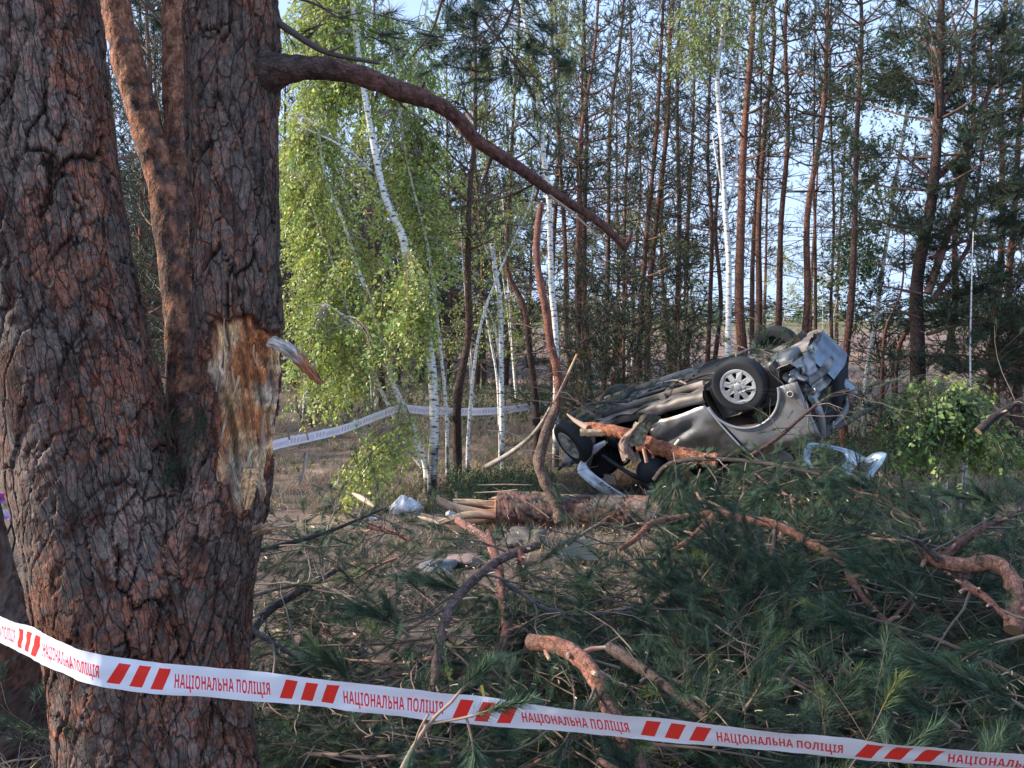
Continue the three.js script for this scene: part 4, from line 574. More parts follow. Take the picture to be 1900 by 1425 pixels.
  one('far leaning birch against the pale field', [[1606, 715], [1614, 650], [1624, 600], [1640, 480], [1648, 430], [1660, 340], [1668, 300]], 14.5, 12, 6, 7.5, [[60, 1600, 400, 75, 130, 1], [64, 1630, 230, 95, 130, 1], [28, 1540, 470, 50, 80, 1], [36, 1690, 140, 80, 110, 1], [20, 1560, 130, 60, 90, 1]], SPRIGD, 1, [[[1650, 420], [1620, 330], [1590, 270]], [[1655, 400], [1690, 330], [1700, 250]]]);
  one('thin yellowish birch stem at the right, in front of dark pines', [[1800, 720], [1800, 640], [1802, 560], [1804, 480], [1806, 430]], 10, 5, 1.5, 0, [], SPRIGD, 1);
  { // young birches in the light beyond the pines
    const R4 = rng(555), mk = (k) => { const t = new THREE.Group(), b = new MB(), sp = [], st = []; for (let j = 0; j < 2; j++) { const a = R4() * TAU, c = curve([V(0, -0.1, 0), V(Math.cos(a) * 0.15, 1.4, Math.sin(a) * 0.15), V(Math.cos(a) * 0.4, 3.2 + j, Math.sin(a) * 0.4)], 16), w = new MB(); w.tube(c, (f) => 0.035 - 0.025 * f, 6, () => [0.9, 0.87, 0.83], { tile: 0.35 }); w.build('trunk', M.birch, t); st.push(c); } const T = []; for (let j = 0; j < 46; j++) { const a = R4() * TAU, r = Math.sqrt(R4()) * 1.15; T.push(V(Math.cos(a) * r, 1.2 + R4() * 3.2, Math.sin(a) * r)); } droopBranches(R4, st, T, V(0, 0, 0), b, sp, { dense: 6 }); finish(t, b, sp, SPRIG, 0.75); return t; };
    const ks = [mk(0), mk(1)]; let n4 = 0; for (const [px, d] of [[880, 17], [960, 20], [1035, 22], [1110, 24], [1165, 20], [1260, 23], [1290, 26], [560, 17], [690, 19], [1440, 27], [1530, 30]]) { const t = ks[n4++ % 2].clone(), q = 0.9 + R4() * 0.5; t.name = numbered('young_birch'); t.position.copy(spot(px, d)); t.scale.setScalar(q); t.rotation.y = R4() * TAU; tag(t, 'small fresh green young birch among the pine trunks in the background', 'tree', 'young birches among the background pines'); scene.add(t); }
  }
  { // leafy bush at right
    const t = birch('birch_bush', 'bright green leafy birch bush with thin white stems at right', 1775, 8.6), S = [birchStem(t, [[1758, 850], [1765, 820], [1772, 780], [1786, 735]], 8.6, 9, 5), birchStem(t, [[1786, 862], [1790, 820], [1793, 770], [1797, 720]], 8.7, 6, 4), birchStem(t, [[1793, 800], [1830, 808], [1870, 800]], 8.6, 3, 2, 0, { free: true })];
    const b = new MB(t.position), sp = [], T = [...leafCloud(R, 66, 1745, 725, 110, 60, 8.6, 0.6), ...leafCloud(R, 58, 1675, 775, 65, 65, 8.3, 0.5), ...leafCloud(R, 58, 1760, 815, 130, 50, 8.2, 0.4), ...leafCloud(R, 34, 1850, 815, 70, 40, 8.2, 0.4)];
    droopBranches(R, S, T, t.position, b, sp, { dense: 5 }); finish(t, b, sp, [sprigGeo(90, 0.24, 10, 0.055, [0.21, 0.31, 0.075]), sprigGeo(91, 0.22, 10, 0.05, [0.19, 0.28, 0.07])], 0.95);
  }
  { // crooked snapped sapling standing by the fallen trunk
    const tr = [[1040, 968, 8.05], [1028, 925, 8.1], [1010, 890, 8.15], [1000, 862, 8.2], [1008, 820, 8.3], [1022, 780, 8.35], [1036, 742, 8.4], [1034, 690, 8.45], [1022, 640, 8.5], [1012, 570, 8.55], [1000, 510, 8.6], [996, 440, 8.7], [1004, 380, 8.8]], t = thing('pine_sapling', 'crooked dead pine stem with a split top beside the fallen trunk', 'tree', onGround(P(1040, 968, 8.05))), b = new MB(t.position), R3 = rng(3);
    b.tube(curve(pxPath(tr, 8.3), 90), (f) => lerp(0.068, 0.035, f), 12, (f, a, p) => { const q = 0.75 + fbm(p.x * 14, p.y * 9, p.z * 14) * 1.1, k = sstep(f, 0.4, 0.6); return [lerp(0.24, 0.36, k) * q, lerp(0.15, 0.13, k) * q, lerp(0.11, 0.08, k) * q]; }, { cap: true, bump: (p) => noise(p.x * 18, p.y * 10, p.z * 18) * 0.012, tile: 0.25 });
    b.build('trunk', M.barkFine, t);
    const s = new MB(t.position); s.tube(curve(pxPath([[1030, 745], [1046, 712], [1060, 680], [1070, 658]], 8.3), 12), (f) => lerp(0.02, 0.009, f), 7, (f) => f < 0.55 ? [0.2, 0.12, 0.09] : [0.62, 0.36, 0.18], { cap: 'end' }); s.tube(curve(pxPath([[1036, 735], [1070, 745], [1100, 770]], 8.3), 8), (f) => 0.012 - 0.006 * f, 5, () => [0.2, 0.12, 0.09]);
    s.build('broken_stub', M.wood, t);
    const w = new MB(t.position); for (let k = 0; k < 40; k++) { const q = P(lerp(1000, 1060, R3()), lerp(560, 900, R3()), 8.35), e = q.clone().add(dirOf(R3).multiplyScalar(0.2 + R3() * 0.45)); w.tube([q, q.clone().lerp(e, 0.5).add(V(0, 0.04, 0)), e], (f) => 0.005 - 0.003 * f, 3, () => K.deadTwig); } w.build('twigs', M.twig, t, 'stuff');
  }
  { // leaning pale pole
    const t = thing('fallen_pole', 'grey bark-spotted pole leaning from the ground towards the crooked stem', 'log', onGround(P(905, 862, 9.2))), b = new MB(t.position); b.tube(curve(pxPath([[903, 866, 9.2], [940, 845, 9], [980, 815, 8.8], [1005, 785, 8.6], [1022, 755, 8.5]], 9), 30), (f) => lerp(0.035, 0.018, f), 8, (f, a, p) => { const q = 0.7 + fbm(p.x * 14, p.y * 14, p.z * 14) * 1.4; return [0.42 * q, 0.35 * q, 0.29 * q]; }, { cap: true }); b.build('pole', M.wood, t);
    const s = new MB(t.position); for (const a of [[[975, 818], [940, 800], [905, 800]], [[955, 835], [1000, 838]]]) s.tube(pxPath(a, 9), () => 0.006, 4, () => [0.4, 0.33, 0.27]); s.build('side_twig', M.wood, t);
  }
}
// ---------- the overturned car (built upright in its own axes: x forward from the rear axle, y up, z to the side we see; then laid on its roof) ----------
{
  const car = thing('overturned_car', 'crushed silver grey car lying upside down on its roof among the pines', 'car');
  const CR = new THREE.Matrix4().makeRotationX(-PITCH), f = V(-0.75, -0.27, -0.6).normalize(), s = V(-0.54, -0.31, 0.78); s.addScaledVector(f, -s.dot(f)).normalize(); const u = s.clone().cross(f);
  const basis = new THREE.Matrix4().makeBasis(f, u, s).premultiply(CR); car.quaternion.setFromRotationMatrix(basis);
  const A0 = V(0, 0.23, 0.84).applyQuaternion(car.quaternion); car.position.copy(P(1369, 718, 8.35).sub(A0));
  const paint = new THREE.MeshPhysicalMaterial({ vertexColors: true, metalness: 0.35, roughness: 0.45, clearcoat: 0.4, clearcoatRoughness: 0.2 }), steel = STD({ vertexColors: true, metalness: 0.4, roughness: 0.55 }), dirt = STD({ vertexColors: true, roughness: 0.95 }), rubber = STD({ color: new THREE.Color(0.022, 0.022, 0.024), roughness: 0.85 }), cap = STD({ color: new THREE.Color(0.46, 0.45, 0.44), metalness: 0.25, roughness: 0.5 }), dark = STD({ color: new THREE.Color(0.012, 0.012, 0.014), roughness: 0.9 }), cloth = STD({ color: new THREE.Color(0.015, 0.018, 0.028), roughness: 0.95 }), glass = STD({ color: new THREE.Color(0.25, 0.3, 0.34), roughness: 0.1, metalness: 0.2 });
  const grey = (q, k = 1) => { const m = sstep(fbm(q.x * 3 + 2, q.y * 5, q.z * 3, 3) + 0.1, 0.0, 0.35), n = 0.92 + fbm(q.x * 30, q.y * 30, q.z * 30, 2) * 0.3; return [lerp(0.30, 0.20, m) * n * k, lerp(0.295, 0.17, m) * n * k, lerp(0.30, 0.145, m) * n * k]; };
  const muck = (q) => { const n = 0.5 + fbm(q.x * 6, q.y * 6, q.z * 6, 3) * 1.2, m = sstep(fbm(q.x * 2.2, q.z * 3, 4, 2), -0.05, 0.25); return [lerp(0.10, 0.30, m) * (0.6 + n), lerp(0.085, 0.255, m) * (0.6 + n), lerp(0.075, 0.225, m) * (0.6 + n)]; };
  const zs = (x, y) => 0.84 - 0.10 * Math.pow(Math.max(0, 0.5 - y) / 0.4, 2) - (y > 0.95 ? (y - 0.95) * 0.55 : 0) - 0.16 * Math.pow(Math.max(0, -x - 0.45) / 0.5, 2);
  const dent = (x, y) => -0.05 * Math.exp(-Math.pow((y - 0.55 - (x - 0.8) * 0.25) / 0.07, 2)) * sstep(x, 0.5, 0.8) - 0.05 * Math.max(0, noise(x * 2.2, y * 3.2, 1)) - 0.012 * Math.abs(noise(x * 5, y * 6, 5));
  const panel = (name, nu, nv, pt, k = 1, mat = paint, dk = 1, side = 1, colf) => {   // a sheet 1 cm thick with returned edges
    const b = new MB(), q3 = (a, v, inn) => { const [x, y] = pt(a, v); return V(x, y, (zs(x, y) + dent(x, y) * dk - inn) * side); };
    const edge = (a, v) => Math.min(a, 1 - a) < 0.001 || Math.min(v, 1 - v) < 0.001;
    b.grid(nu, nv, (a, v) => q3(a, v, edge(a, v) ? 0.02 : 0), (a, v, q) => colf ? colf(a, v, q) : grey(q, k)); b.grid(nu, nv, (a, v) => q3(a, v, 0.022), () => [0.05, 0.05, 0.05]);
    return b.build(name, mat, car);
  };
  const L = (t) => { if (t < 0.76) { const a = lerp(8, 172, t / 0.76) * Math.PI / 180; return [0.41 * Math.cos(a), 0.3 + 0.41 * Math.sin(a)]; } const k = (t - 0.76) / 0.24; return [lerp(-0.406, -0.60, k), lerp(0.357, 0.36, k)]; };
  const U = (t) => [lerp(0.14, -0.62, t), 1.07 - 0.06 * t];
  panel('quarter_panel', 44, 16, (a, v) => { const p = L(a), q = U(a); return [lerp(p[0], q[0], v), lerp(p[1], q[1], v)]; }, 1.05, paint, 0.25);
  const lip = new MB(); lip.tube(curve(Array.from({ length: 20 }, (_, k) => { const [x, y] = L(0.76 * k / 19); return V(x, y, zs(x, y) + 0.002); }), 50), () => 0.017, 6, () => [0.33, 0.33, 0.34]); lip.build('arch_lip', paint, car);
  // the gap and bright edge between wing and door, then the crushed rear door
  const seam = new MB(); seam.tube(curve([V(0.43, 0.36, zs(0.43, 0.36)), V(0.33, 0.62, zs(0.33, 0.62) + 0.01), V(0.2, 0.92, zs(0.2, 0.92) + 0.015), V(0.13, 1.12, 0.76)], 24), () => 0.012, 6, () => [0.42, 0.42, 0.43]); seam.build('door_edge', paint, car);
  const door = (a, v) => { const xr = lerp(0.455, 0.18, v), xf = lerp(1.27, 1.12, v); return [lerp(xr, xf, a), lerp(0.32 + 0.04 * Math.sin(a * 3), 1.0, v)]; };
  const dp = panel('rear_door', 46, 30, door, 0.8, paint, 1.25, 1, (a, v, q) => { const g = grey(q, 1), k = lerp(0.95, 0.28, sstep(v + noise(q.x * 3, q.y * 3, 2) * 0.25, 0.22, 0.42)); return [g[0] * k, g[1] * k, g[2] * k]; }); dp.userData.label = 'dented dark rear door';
  const sill = new MB(); sill.grid(60, 10, (a, v) => { const x = lerp(0.42, 2.15, a), t = v * Math.PI * 1.5; return V(x, 0.24 - 0.07 * Math.cos(t) + noise(x * 5, v * 2, 3) * 0.025, 0.76 + 0.07 * Math.sin(t) + noise(x * 4, v, 8) * 0.04 - 0.12 * Math.exp(-Math.pow((x - 1.5) / 0.3, 2))); }, (a, v, q) => { const g = muck(q); return v > 0.35 ? grey(q, 0.95) : g; }); sill.build('sill', steel, car);
  const fl = new MB(); fl.grid(90, 50, (a, v) => { const x = lerp(-0.56, 2.5, a), z = lerp(-0.76, 0.76, v); let y = 0.2 + noise(x * 4, z * 4, 2) * 0.03 + (Math.abs((z * 5) % 1) < 0.3 ? 0.02 : 0) - 0.03 * Math.abs(Math.sin(x * 9)) * (Math.abs(z) > 0.2 ? 1 : 0); if (Math.abs(z) < 0.13) y += 0.1; if (x < 0.35 && x > -0.4 && Math.abs(z) > 0.56) y = 0.55; return V(x, y, z); }, (a, v, q) => muck(q)); fl.build('floor_pan', dirt, car);
  const rail = (name, pts, r, col, mat = dirt, n = 30) => { const b = new MB(); b.tube(curve(pts, n), typeof r === 'number' ? () => r : r, 8, (k, a, q) => { const c = muck(q), m = col || [1, 1, 1]; return [c[0] * m[0], c[1] * m[1], c[2] * m[2]]; }, { cap: true }); return b.build(name, mat, car); };
  rail('exhaust_pipe', [V(2.3, 0.17, 0.05), V(1.5, 0.16, 0.1), V(0.8, 0.17, 0.05), V(0.2, 0.2, 0.1), V(-0.4, 0.18, 0.3)], 0.03, [0.8, 0.75, 0.7], steel);
  rail('frame_rail', [V(2.4, 0.17, 0.5), V(1.2, 0.15, 0.52), V(0.5, 0.16, 0.5)], 0.045, [1.1, 1.05, 1]); rail('frame_rail', [V(2.4, 0.17, -0.5), V(1.2, 0.15, -0.52), V(0.5, 0.16, -0.5)], 0.045, [1.1, 1.05, 1]);
  rail('rear_axle', [V(0.05, 0.28, 0.7), V(0.1, 0.24, 0.3), V(0.1, 0.24, -0.3), V(0.05, 0.28, -0.7)], 0.05, [0.5, 0.5, 0.5]);
  for (const z of [0.58, -0.58]) rail('shock_absorber', [V(-0.1, 0.25, z), V(-0.12, 0.7, z * 0.95)], 0.03, [0.4, 0.4, 0.4]);
  rail('brake_cable', [V(1.9, 0.13, 0.3), V(1.1, 0.11, 0.36), V(0.5, 0.1, 0.3), V(0.1, 0.18, 0.4)], 0.012, [0.4, 0.4, 0.4]); rail('brake_cable', [V(1.6, 0.12, -0.2), V(1.0, 0.08, 0.15), V(0.7, 0.1, 0.5)], 0.012, [1.6, 1.5, 1.4]);
  { const t = shadow(new THREE.Mesh(new RoundedBoxGeometry(0.5, 0.18, 0.9, 3, 0.05), dark)); t.name = 'fuel_tank'; t.position.set(0.62, 0.2, -0.1); car.add(t);
    const m = shadow(new THREE.Mesh(new RoundedBoxGeometry(0.28, 0.16, 0.5, 3, 0.06), steel)); m.geometry.setAttribute('color', new THREE.BufferAttribute(new Float32Array(m.geometry.attributes.position.count * 3).fill(0.2), 3)); m.name = 'silencer'; m.position.set(-0.40, 0.2, 0.3); car.add(m);
    const b = new MB(); b.grid(12, 4, (a, v) => V(lerp(1.55, 1.95, a), 0.13 + noise(a * 5, v * 3, 1) * 0.06, lerp(0.3, 0.55, v)), (a, v, q) => muck(q)); b.build('torn_shield', dirt, car); const b2 = new MB(); b2.grid(12, 4, (a, v) => V(lerp(0.75, 1.2, a), 0.11 + noise(a * 6, v * 3, 9) * 0.09, lerp(-0.1, 0.2, v)), (a, v, q) => [0.06, 0.055, 0.05]); b2.build('torn_shield', dirt, car); }
  rail('fuel_pipe', [V(2.2, 0.14, 0.2), V(1.4, 0.12, 0.22), V(0.9, 0.12, 0.3), V(0.5, 0.14, 0.2)], 0.009, [2.2, 2.1, 2]); rail('loose_cable', [V(0.9, 0.14, 0.6), V(0.7, 0.0, 0.66), V(0.45, 0.08, 0.6), V(0.2, 0.16, 0.5)], 0.007, [0.3, 0.3, 0.3]); rail('loose_cable', [V(-0.5, 0.4, 0.7), V(-0.62, 0.62, 0.82), V(-0.55, 0.9, 0.86), V(-0.66, 1.02, 0.8)], 0.008, [0.3, 0.3, 0.3]); rail('control_arm', [V(0.5, 0.2, 0.46), V(0.25, 0.22, 0.56), V(0.05, 0.24, 0.66)], 0.03, [0.5, 0.5, 0.5]); rail('control_arm', [V(0.5, 0.2, -0.46), V(0.05, 0.24, -0.66)], 0.03, [0.5, 0.5, 0.5]); rail('cross_member', [V(1.95, 0.15, 0.6), V(1.97, 0.13, 0), V(1.95, 0.15, -0.6)], 0.06, [0.8, 0.78, 0.75]); rail('cross_member', [V(1.0, 0.15, 0.62), V(1.02, 0.14, 0), V(1.0, 0.15, -0.62)], 0.04, [1.1, 1.05, 1]);
  for (const [x, z, w, d] of [[1.5, 0.33, 0.34, 0.3], [1.45, -0.32, 0.4, 0.36], [0.75, 0.42, 0.2, 0.22], [2.1, 0.1, 0.3, 0.4]]) { const b = new MB(); b.grid(10, 8, (a, v) => V(x + (a - 0.5) * w, 0.155 + noise(a * 4 + x, v * 4, z) * 0.05 + 0.03 * Math.abs(Math.sin(a * 9)), z + (v - 0.5) * d), (a, v, q) => muck(q)); b.build('floor_plate', dirt, car); }
  // wheel arch liner
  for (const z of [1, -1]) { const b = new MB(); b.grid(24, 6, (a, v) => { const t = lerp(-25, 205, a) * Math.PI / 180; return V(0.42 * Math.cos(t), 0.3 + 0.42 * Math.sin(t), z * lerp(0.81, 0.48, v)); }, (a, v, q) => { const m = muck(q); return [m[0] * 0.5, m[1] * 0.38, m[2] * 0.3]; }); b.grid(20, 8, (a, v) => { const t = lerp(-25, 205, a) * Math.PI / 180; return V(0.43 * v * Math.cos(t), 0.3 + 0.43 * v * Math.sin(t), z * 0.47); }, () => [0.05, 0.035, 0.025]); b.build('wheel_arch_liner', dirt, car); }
  // rear end
  const tail = new MB(); tail.grid(26, 20, (a, v) => { const z = lerp(-0.72, 0.70, a), y = lerp(0.18, 0.62, v); return V(-0.60 - 0.05 * Math.cos(z * 1.8) + noise(z * 5, y * 7, 4) * 0.07 - v * 0.05, y, z); }, (a, v, q) => { const k = sstep(fbm(q.z * 5, q.y * 7, 2, 3), 0.02, 0.2), g = grey(q, 1.15); return [lerp(g[0], 0.10, k), lerp(g[1], 0.095, k), lerp(g[2], 0.09, k)]; }); tail.build('rear_panel', paint, car);
  const lidp = new MB(); lidp.grid(20, 14, (a, v) => { const z = lerp(-0.72, 0.2, a); return V(-0.62 - 0.16 * v - 0.04 * Math.sin(a * 3), 0.20 + 0.34 * v + noise(a * 2.4, v * 2.4, 3) * 0.03 + 0.05 * a, z); }, (a, v, q) => { const n = 0.9 + noise(a * 5, v * 5, 2) * 0.5; return [0.22 * n, 0.26 * n, 0.32 * n]; }); lidp.build('torn_bumper_skin', paint, car).userData.label = 'bluish torn bumper skin';
  rail('bumper_beam', [V(-0.63, 0.44, 0.64), V(-0.71, 0.46, 0.3), V(-0.72, 0.45, -0.1), V(-0.66, 0.42, -0.62)], 0.05, [0.9, 0.9, 0.95], steel);
  const crum = new MB(); crum.grid(18, 18, (a, v) => V(-0.50 - 0.18 * a + noise(a * 5, v * 6, 2) * 0.09, 0.24 + 0.62 * v, 0.78 - 0.10 * a + noise(a * 6, v * 7, 9) * 0.09), (a, v, q) => { const k = sstep(noise(a * 6, v * 7, 31), -0.25, 0.1), g = grey(q, 1.2); return [lerp(g[0] * 0.8, 0.04, k), lerp(g[1] * 0.8, 0.036, k), lerp(g[2] * 0.8, 0.034, k)]; }); crum.build('crumpled_corner', paint, car);
  { const b = new MB(); b.grid(16, 12, (a, v) => V(-0.62 - 0.03 * a, lerp(0.6, 1.0, v), lerp(0.62, -0.66, a)), () => [0.006, 0.006, 0.007]); b.build('boot_shade_sheet', dark, car);  // near-black sheet painted as the shade inside the open boot
    const e = new MB(); e.tube(curve([V(-0.64, 0.58, 0.66), V(-0.66, 0.8, 0.7), V(-0.60, 1.0, 0.68), V(-0.52, 1.1, 0.62)], 20), () => 0.045, 8, (k, a, q) => grey(q, 1.05)); e.tube(curve([V(-0.56, 1.06, 0.62), V(-0.66, 1.06, 0.2), V(-0.66, 1.06, -0.3), V(-0.58, 1.06, -0.66)], 20), () => 0.035, 8, (k, a, q) => grey(q, 0.9)); e.tube(curve([V(-0.64, 0.56, -0.66), V(-0.66, 0.8, -0.7), V(-0.58, 1.05, -0.66)], 14), () => 0.04, 8, (k, a, q) => grey(q, 0.7)); e.build('boot_frame', paint, car); }
  const ring = (x, y, z, r, nx) => { const t = shadow(new THREE.Mesh(new THREE.TorusGeometry(r, r * 0.28, 8, 20), cap)); t.position.set(x, y, z); if (nx) t.rotation.y = Math.PI / 2; t.name = 'tow_eye'; car.add(t); const h = shadow(new THREE.Mesh(new THREE.CylinderGeometry(r * 0.8, r * 0.8, 0.012, 18), dark)); h.rotation.x = Math.PI / 2; h.name = 'hole'; t.add(h); };
  ring(-0.50, 0.46, 0.84, 0.03); ring(-0.67, 0.22, 0.1, 0.036, true);
  const lampG = new THREE.SphereGeometry(0.13, 20, 14); lampG.scale(0.55, 1, 0.5); const lamp = shadow(new THREE.Mesh(lampG, glass)); lamp.name = 'tail_lamp'; lamp.position.set(-0.54, 0.86, 0.72); car.add(lamp); const lr = shadow(new THREE.Mesh(new THREE.TorusGeometry(0.12, 0.022, 8, 24), dark)); lr.scale.set(0.6, 1, 1); lr.name = 'lamp_rim'; lr.position.set(-0.53, 0.86, 0.77); car.add(lr);
  const lg2 = new THREE.SphereGeometry(0.15, 18, 12); lg2.scale(0.35, 0.9, 0.7); const l2 = shadow(new THREE.Mesh(lg2, glass)); l2.name = 'tail_lamp'; l2.position.set(-0.74, 0.86, -0.4); l2.rotation.z = 0.4; car.add(l2);
  const blk = shadow(new THREE.Mesh(new RoundedBoxGeometry(0.2, 0.46, 0.7, 3, 0.08), dark)); blk.name = 'boot_shade_block'; blk.position.set(-0.64, 0.76, -0.3); blk.rotation.z = -0.3; car.add(blk);  // near-black box stands in for the shade of the boot cavity
  // cabin: roof, pillars, far side, seats
  const rf = new MB(); rf.grid(30, 20, (a, v) => { const x = lerp(-0.1, 1.75, a), z = lerp(-0.62, 0.62, v); return V(x, 1.3 + 0.05 * Math.cos(z * 2) + noise(x * 3, z * 3, 5) * 0.08, z); }, (a, v, q) => grey(q, 0.9)); rf.build('roof', paint, car); const hl = new MB(); hl.grid(20, 14, (a, v) => { const x = lerp(-0.1, 1.9, a), z = lerp(-0.66, 0.52, v); return V(x, 1.24 + 0.05 * Math.cos(z * 2) + noise(x * 3, z * 3, 5) * 0.06, z); }, () => [0.02, 0.019, 0.02]); hl.grid(12, 10, (a, v) => V(lerp(0.3, 2.3, a), lerp(0.25, 1.3, v), -0.58), () => [0.012, 0.012, 0.013]); hl.build('shade_lining', dirt, car);  // near-black lining and upright sheet put in as the shade inside the cabin
  const far = new MB(); far.grid(40, 16, (a, v) => { const x = lerp(-0.6, 2.4, a), y = lerp(0.22, 1.3, v); return V(x, y, -zs(x, y) + noise(x * 3, y * 3, 2) * 0.04); }, (a, v, q) => grey(q, 0.7)); far.build('far_side', paint, car);
  const flat = (name, pts, w, th, mat, colf, lab) => { const b = new MB(), c = curve(pts, 40), n = 40; b.grid(n, 12, (a, v) => { const i = Math.min(n - 1, Math.floor(a * n)), p = c[i].clone().lerp(c[i + 1], a * n - i), t = c[i + 1].clone().sub(c[i]).normalize(), sd = t.clone().cross(V(0, 0, 1)).normalize(), g = v * TAU; return p.addScaledVector(sd, Math.cos(g) * w * (1 + 0.25 * noise(a * 4, 1, 1))).addScaledVector(V(0, 0, 1), Math.sin(g) * th + noise(a * 7, Math.cos(g), Math.sin(g)) * 0.012); }, colf); const m = b.build(name, mat, car); if (lab) m.userData.label = lab; return m; };
  const pale = (a, v, q) => { const n = 0.85 + fbm(q.x * 12, q.y * 12, q.z * 12, 2) * 0.7, k = sstep(fbm(q.x * 5, q.y * 5, q.z * 5, 2), 0.12, 0.3); return [lerp(0.66, 0.34, k) * n, lerp(0.69, 0.31, k) * n, lerp(0.78, 0.32, k) * n]; };
  // broad pale pillar and roof edge at the front, torn open
  car.updateMatrixWorld(true);
  const plate = (name, outer, inner, mat, colf, th = 0.02, grp = car, lab) => { const o = curve(outer.map((q) => P(...q)), 30), i = curve(inner.map((q) => P(...q)), 30), b = new MB(), at = (a, v) => { const k = Math.min(29, Math.floor(a * 30)), f = a * 30 - k; return o[k].clone().lerp(o[k + 1], f).lerp(i[k].clone().lerp(i[k + 1], f), v); }, loc = (p) => grp === car ? car.worldToLocal(p) : p.sub(grp.position); for (const s of [1, 0]) b.grid(40, 8, (a, v) => { const p = at(a, v), e = Math.min(v, 1 - v) < 0.01 ? 0 : 1; p.z += s ? e * (0.012 + 0.01 * noise(a * 9, v * 3, 4)) : -th; return loc(p); }, (a, v, q) => { const c = colf(a, v, q); return s ? c : c.map((x) => x * 0.5); }); const m = b.build(name, mat, grp); if (lab) m.userData.label = lab; return m; };
  plate('windscreen_frame', [[1122, 817, 9.5], [1098, 829, 9.6], [1080, 852, 9.7], [1071, 873, 9.7], [1095, 899, 9.62], [1127, 918, 9.54], [1167, 934, 9.45], [1210, 941, 9.38], [1260, 944, 9.3]], [[1124, 826, 9.5], [1107, 838, 9.6], [1096, 850, 9.68], [1088, 861, 9.7], [1099, 876, 9.62], [1121, 893, 9.54], [1147, 911, 9.45], [1185, 929, 9.38], [1260, 937, 9.3]], paint, pale, 0.03, car, 'pale bluish windscreen pillar and roof edge');
  for (const [x, y, d] of [[1131, 904, 9.5], [1135, 909, 9.5], [1138, 915, 9.48], [1148, 919, 9.46], [1116, 896, 9.55]]) { const h = shadow(new THREE.Mesh(new THREE.CylinderGeometry(0.009, 0.009, 0.02, 10), dark)); h.position.copy(car.worldToLocal(P(x, y, d - 0.03))); h.rotation.x = Math.PI / 2; h.name = 'bolt_hole'; car.add(h); }
  flat('hinge_pillar', [V(2.0, 0.28, 0.80), V(2.15, 0.5, 0.79), V(2.30, 0.70, 0.80)], 0.07, 0.04, steel, (a, v, q) => grey(q, 0.85));
  flat('inner_pillar', [V(2.05, 0.62, 0.70), V(1.8, 0.95, 0.66), V(1.55, 1.25, 0.55)], 0.03, 0.025, steel, () => [0.06, 0.06, 0.065]);
  flat('centre_pillar', [V(1.25, 0.28, 0.74), V(1.18, 0.7, 0.72), V(1.1, 1.05, 0.66), V(1.0, 1.36, 0.56)], 0.06, 0.03, steel, (a, v, q) => { const g = muck(q); return [g[0] * 1.2, g[1] * 1.0, g[2] * 0.8]; });
  flat('rear_pillar', [V(0.1, 1.02, 0.74), V(-0.1, 1.18, 0.68), V(0.0, 1.34, 0.6)], 0.11, 0.03, paint, (a, v, q) => grey(q, 0.9));
  for (const [x, y, z, sx, sy, sz, r, n] of [[1.5, 0.75, 0.35, 0.22, 0.62, 0.5, -0.25, 'seat_back'], [1.72, 0.5, 0.35, 0.55, 0.2, 0.5, 0.1, 'seat_cushion'], [1.5, 0.75, -0.35, 0.22, 0.62, 0.5, -0.25, 'seat_back'], [0.5, 0.75, 0, 0.2, 0.6, 1.2, -0.3, 'rear_seat'], [2.2, 0.78, 0, 0.36, 0.3, 1.35, 0.2, 'dashboard']]) { const m = shadow(new THREE.Mesh(new RoundedBoxGeometry(sx, sy, sz, 4, 0.08), n === 'dashboard' ? dark : cloth)); m.position.set(x, y, z); m.rotation.z = r; m.name = n; car.add(m); }
  { const m = shadow(new THREE.Mesh(new THREE.SphereGeometry(0.21, 24, 18), cloth)); m.scale.set(1, 0.85, 0.8); m.position.set(1.52, 1.0, 0.6); m.name = 'headrest'; car.add(m);
    const w = shadow(new THREE.Mesh(new THREE.TorusGeometry(0.18, 0.017, 8, 28), dark)); w.position.set(1.98, 0.72, 0.36); w.rotation.y = Math.PI / 2 + 0.3; w.name = 'steering_wheel'; car.add(w);
    const b = new MB(); b.grid(4, 4, (a, v) => V(2.0 + 0.13 * a + 0.02 * v, 0.92 + 0.12 * v - 0.06 * a, 0.70 + 0.02 * a), () => [0.42, 0.33, 0.25]); b.grid(4, 4, (a, v) => V(2.0 + 0.13 * a + 0.02 * v, 0.92 + 0.12 * v - 0.06 * a, 0.68), () => [0.2, 0.15, 0.1]); b.build('torn_trim', dirt, car);
    const c = new MB(); c.tube(curve([V(1.7, 1.24, 0.62), V(1.45, 1.3, 0.6), V(1.2, 1.33, 0.5)], 12), () => 0.02, 6, () => [0.42, 0.45, 0.55]); c.tube(curve([V(1.5, 1.18, 0.6), V(1.3, 1.22, 0.55), V(1.1, 1.2, 0.5)], 12), () => 0.04, 6, () => [0.2, 0.3, 0.3]); c.build('torn_lining', dirt, car); }
  // front: crushed wing and engine bay seen past the pillar
  const nose = new MB(); nose.grid(16, 16, (a, v) => { const x = lerp(2.35, 2.85, a), z = lerp(-0.7, 0.72, v); return V(x + noise(v * 4, a * 3, 3) * 0.08, 0.62 + noise(a * 5, v * 5, 7) * 0.14, z); }, (a, v, q) => grey(q, 0.6)); nose.grid(12, 10, (a, v) => V(lerp(2.4, 2.9, a), lerp(0.25, 0.8, v) + noise(a * 3, v * 3, 3) * 0.05, -0.74), (a, v, q) => grey(q, 0.6)); nose.build('crushed_front', paint, car);
  const eng = shadow(new THREE.Mesh(new RoundedBoxGeometry(0.5, 0.4, 0.8, 3, 0.06), dark)); eng.position.set(2.5, 0.4, -0.1); eng.name = 'engine'; car.add(eng);
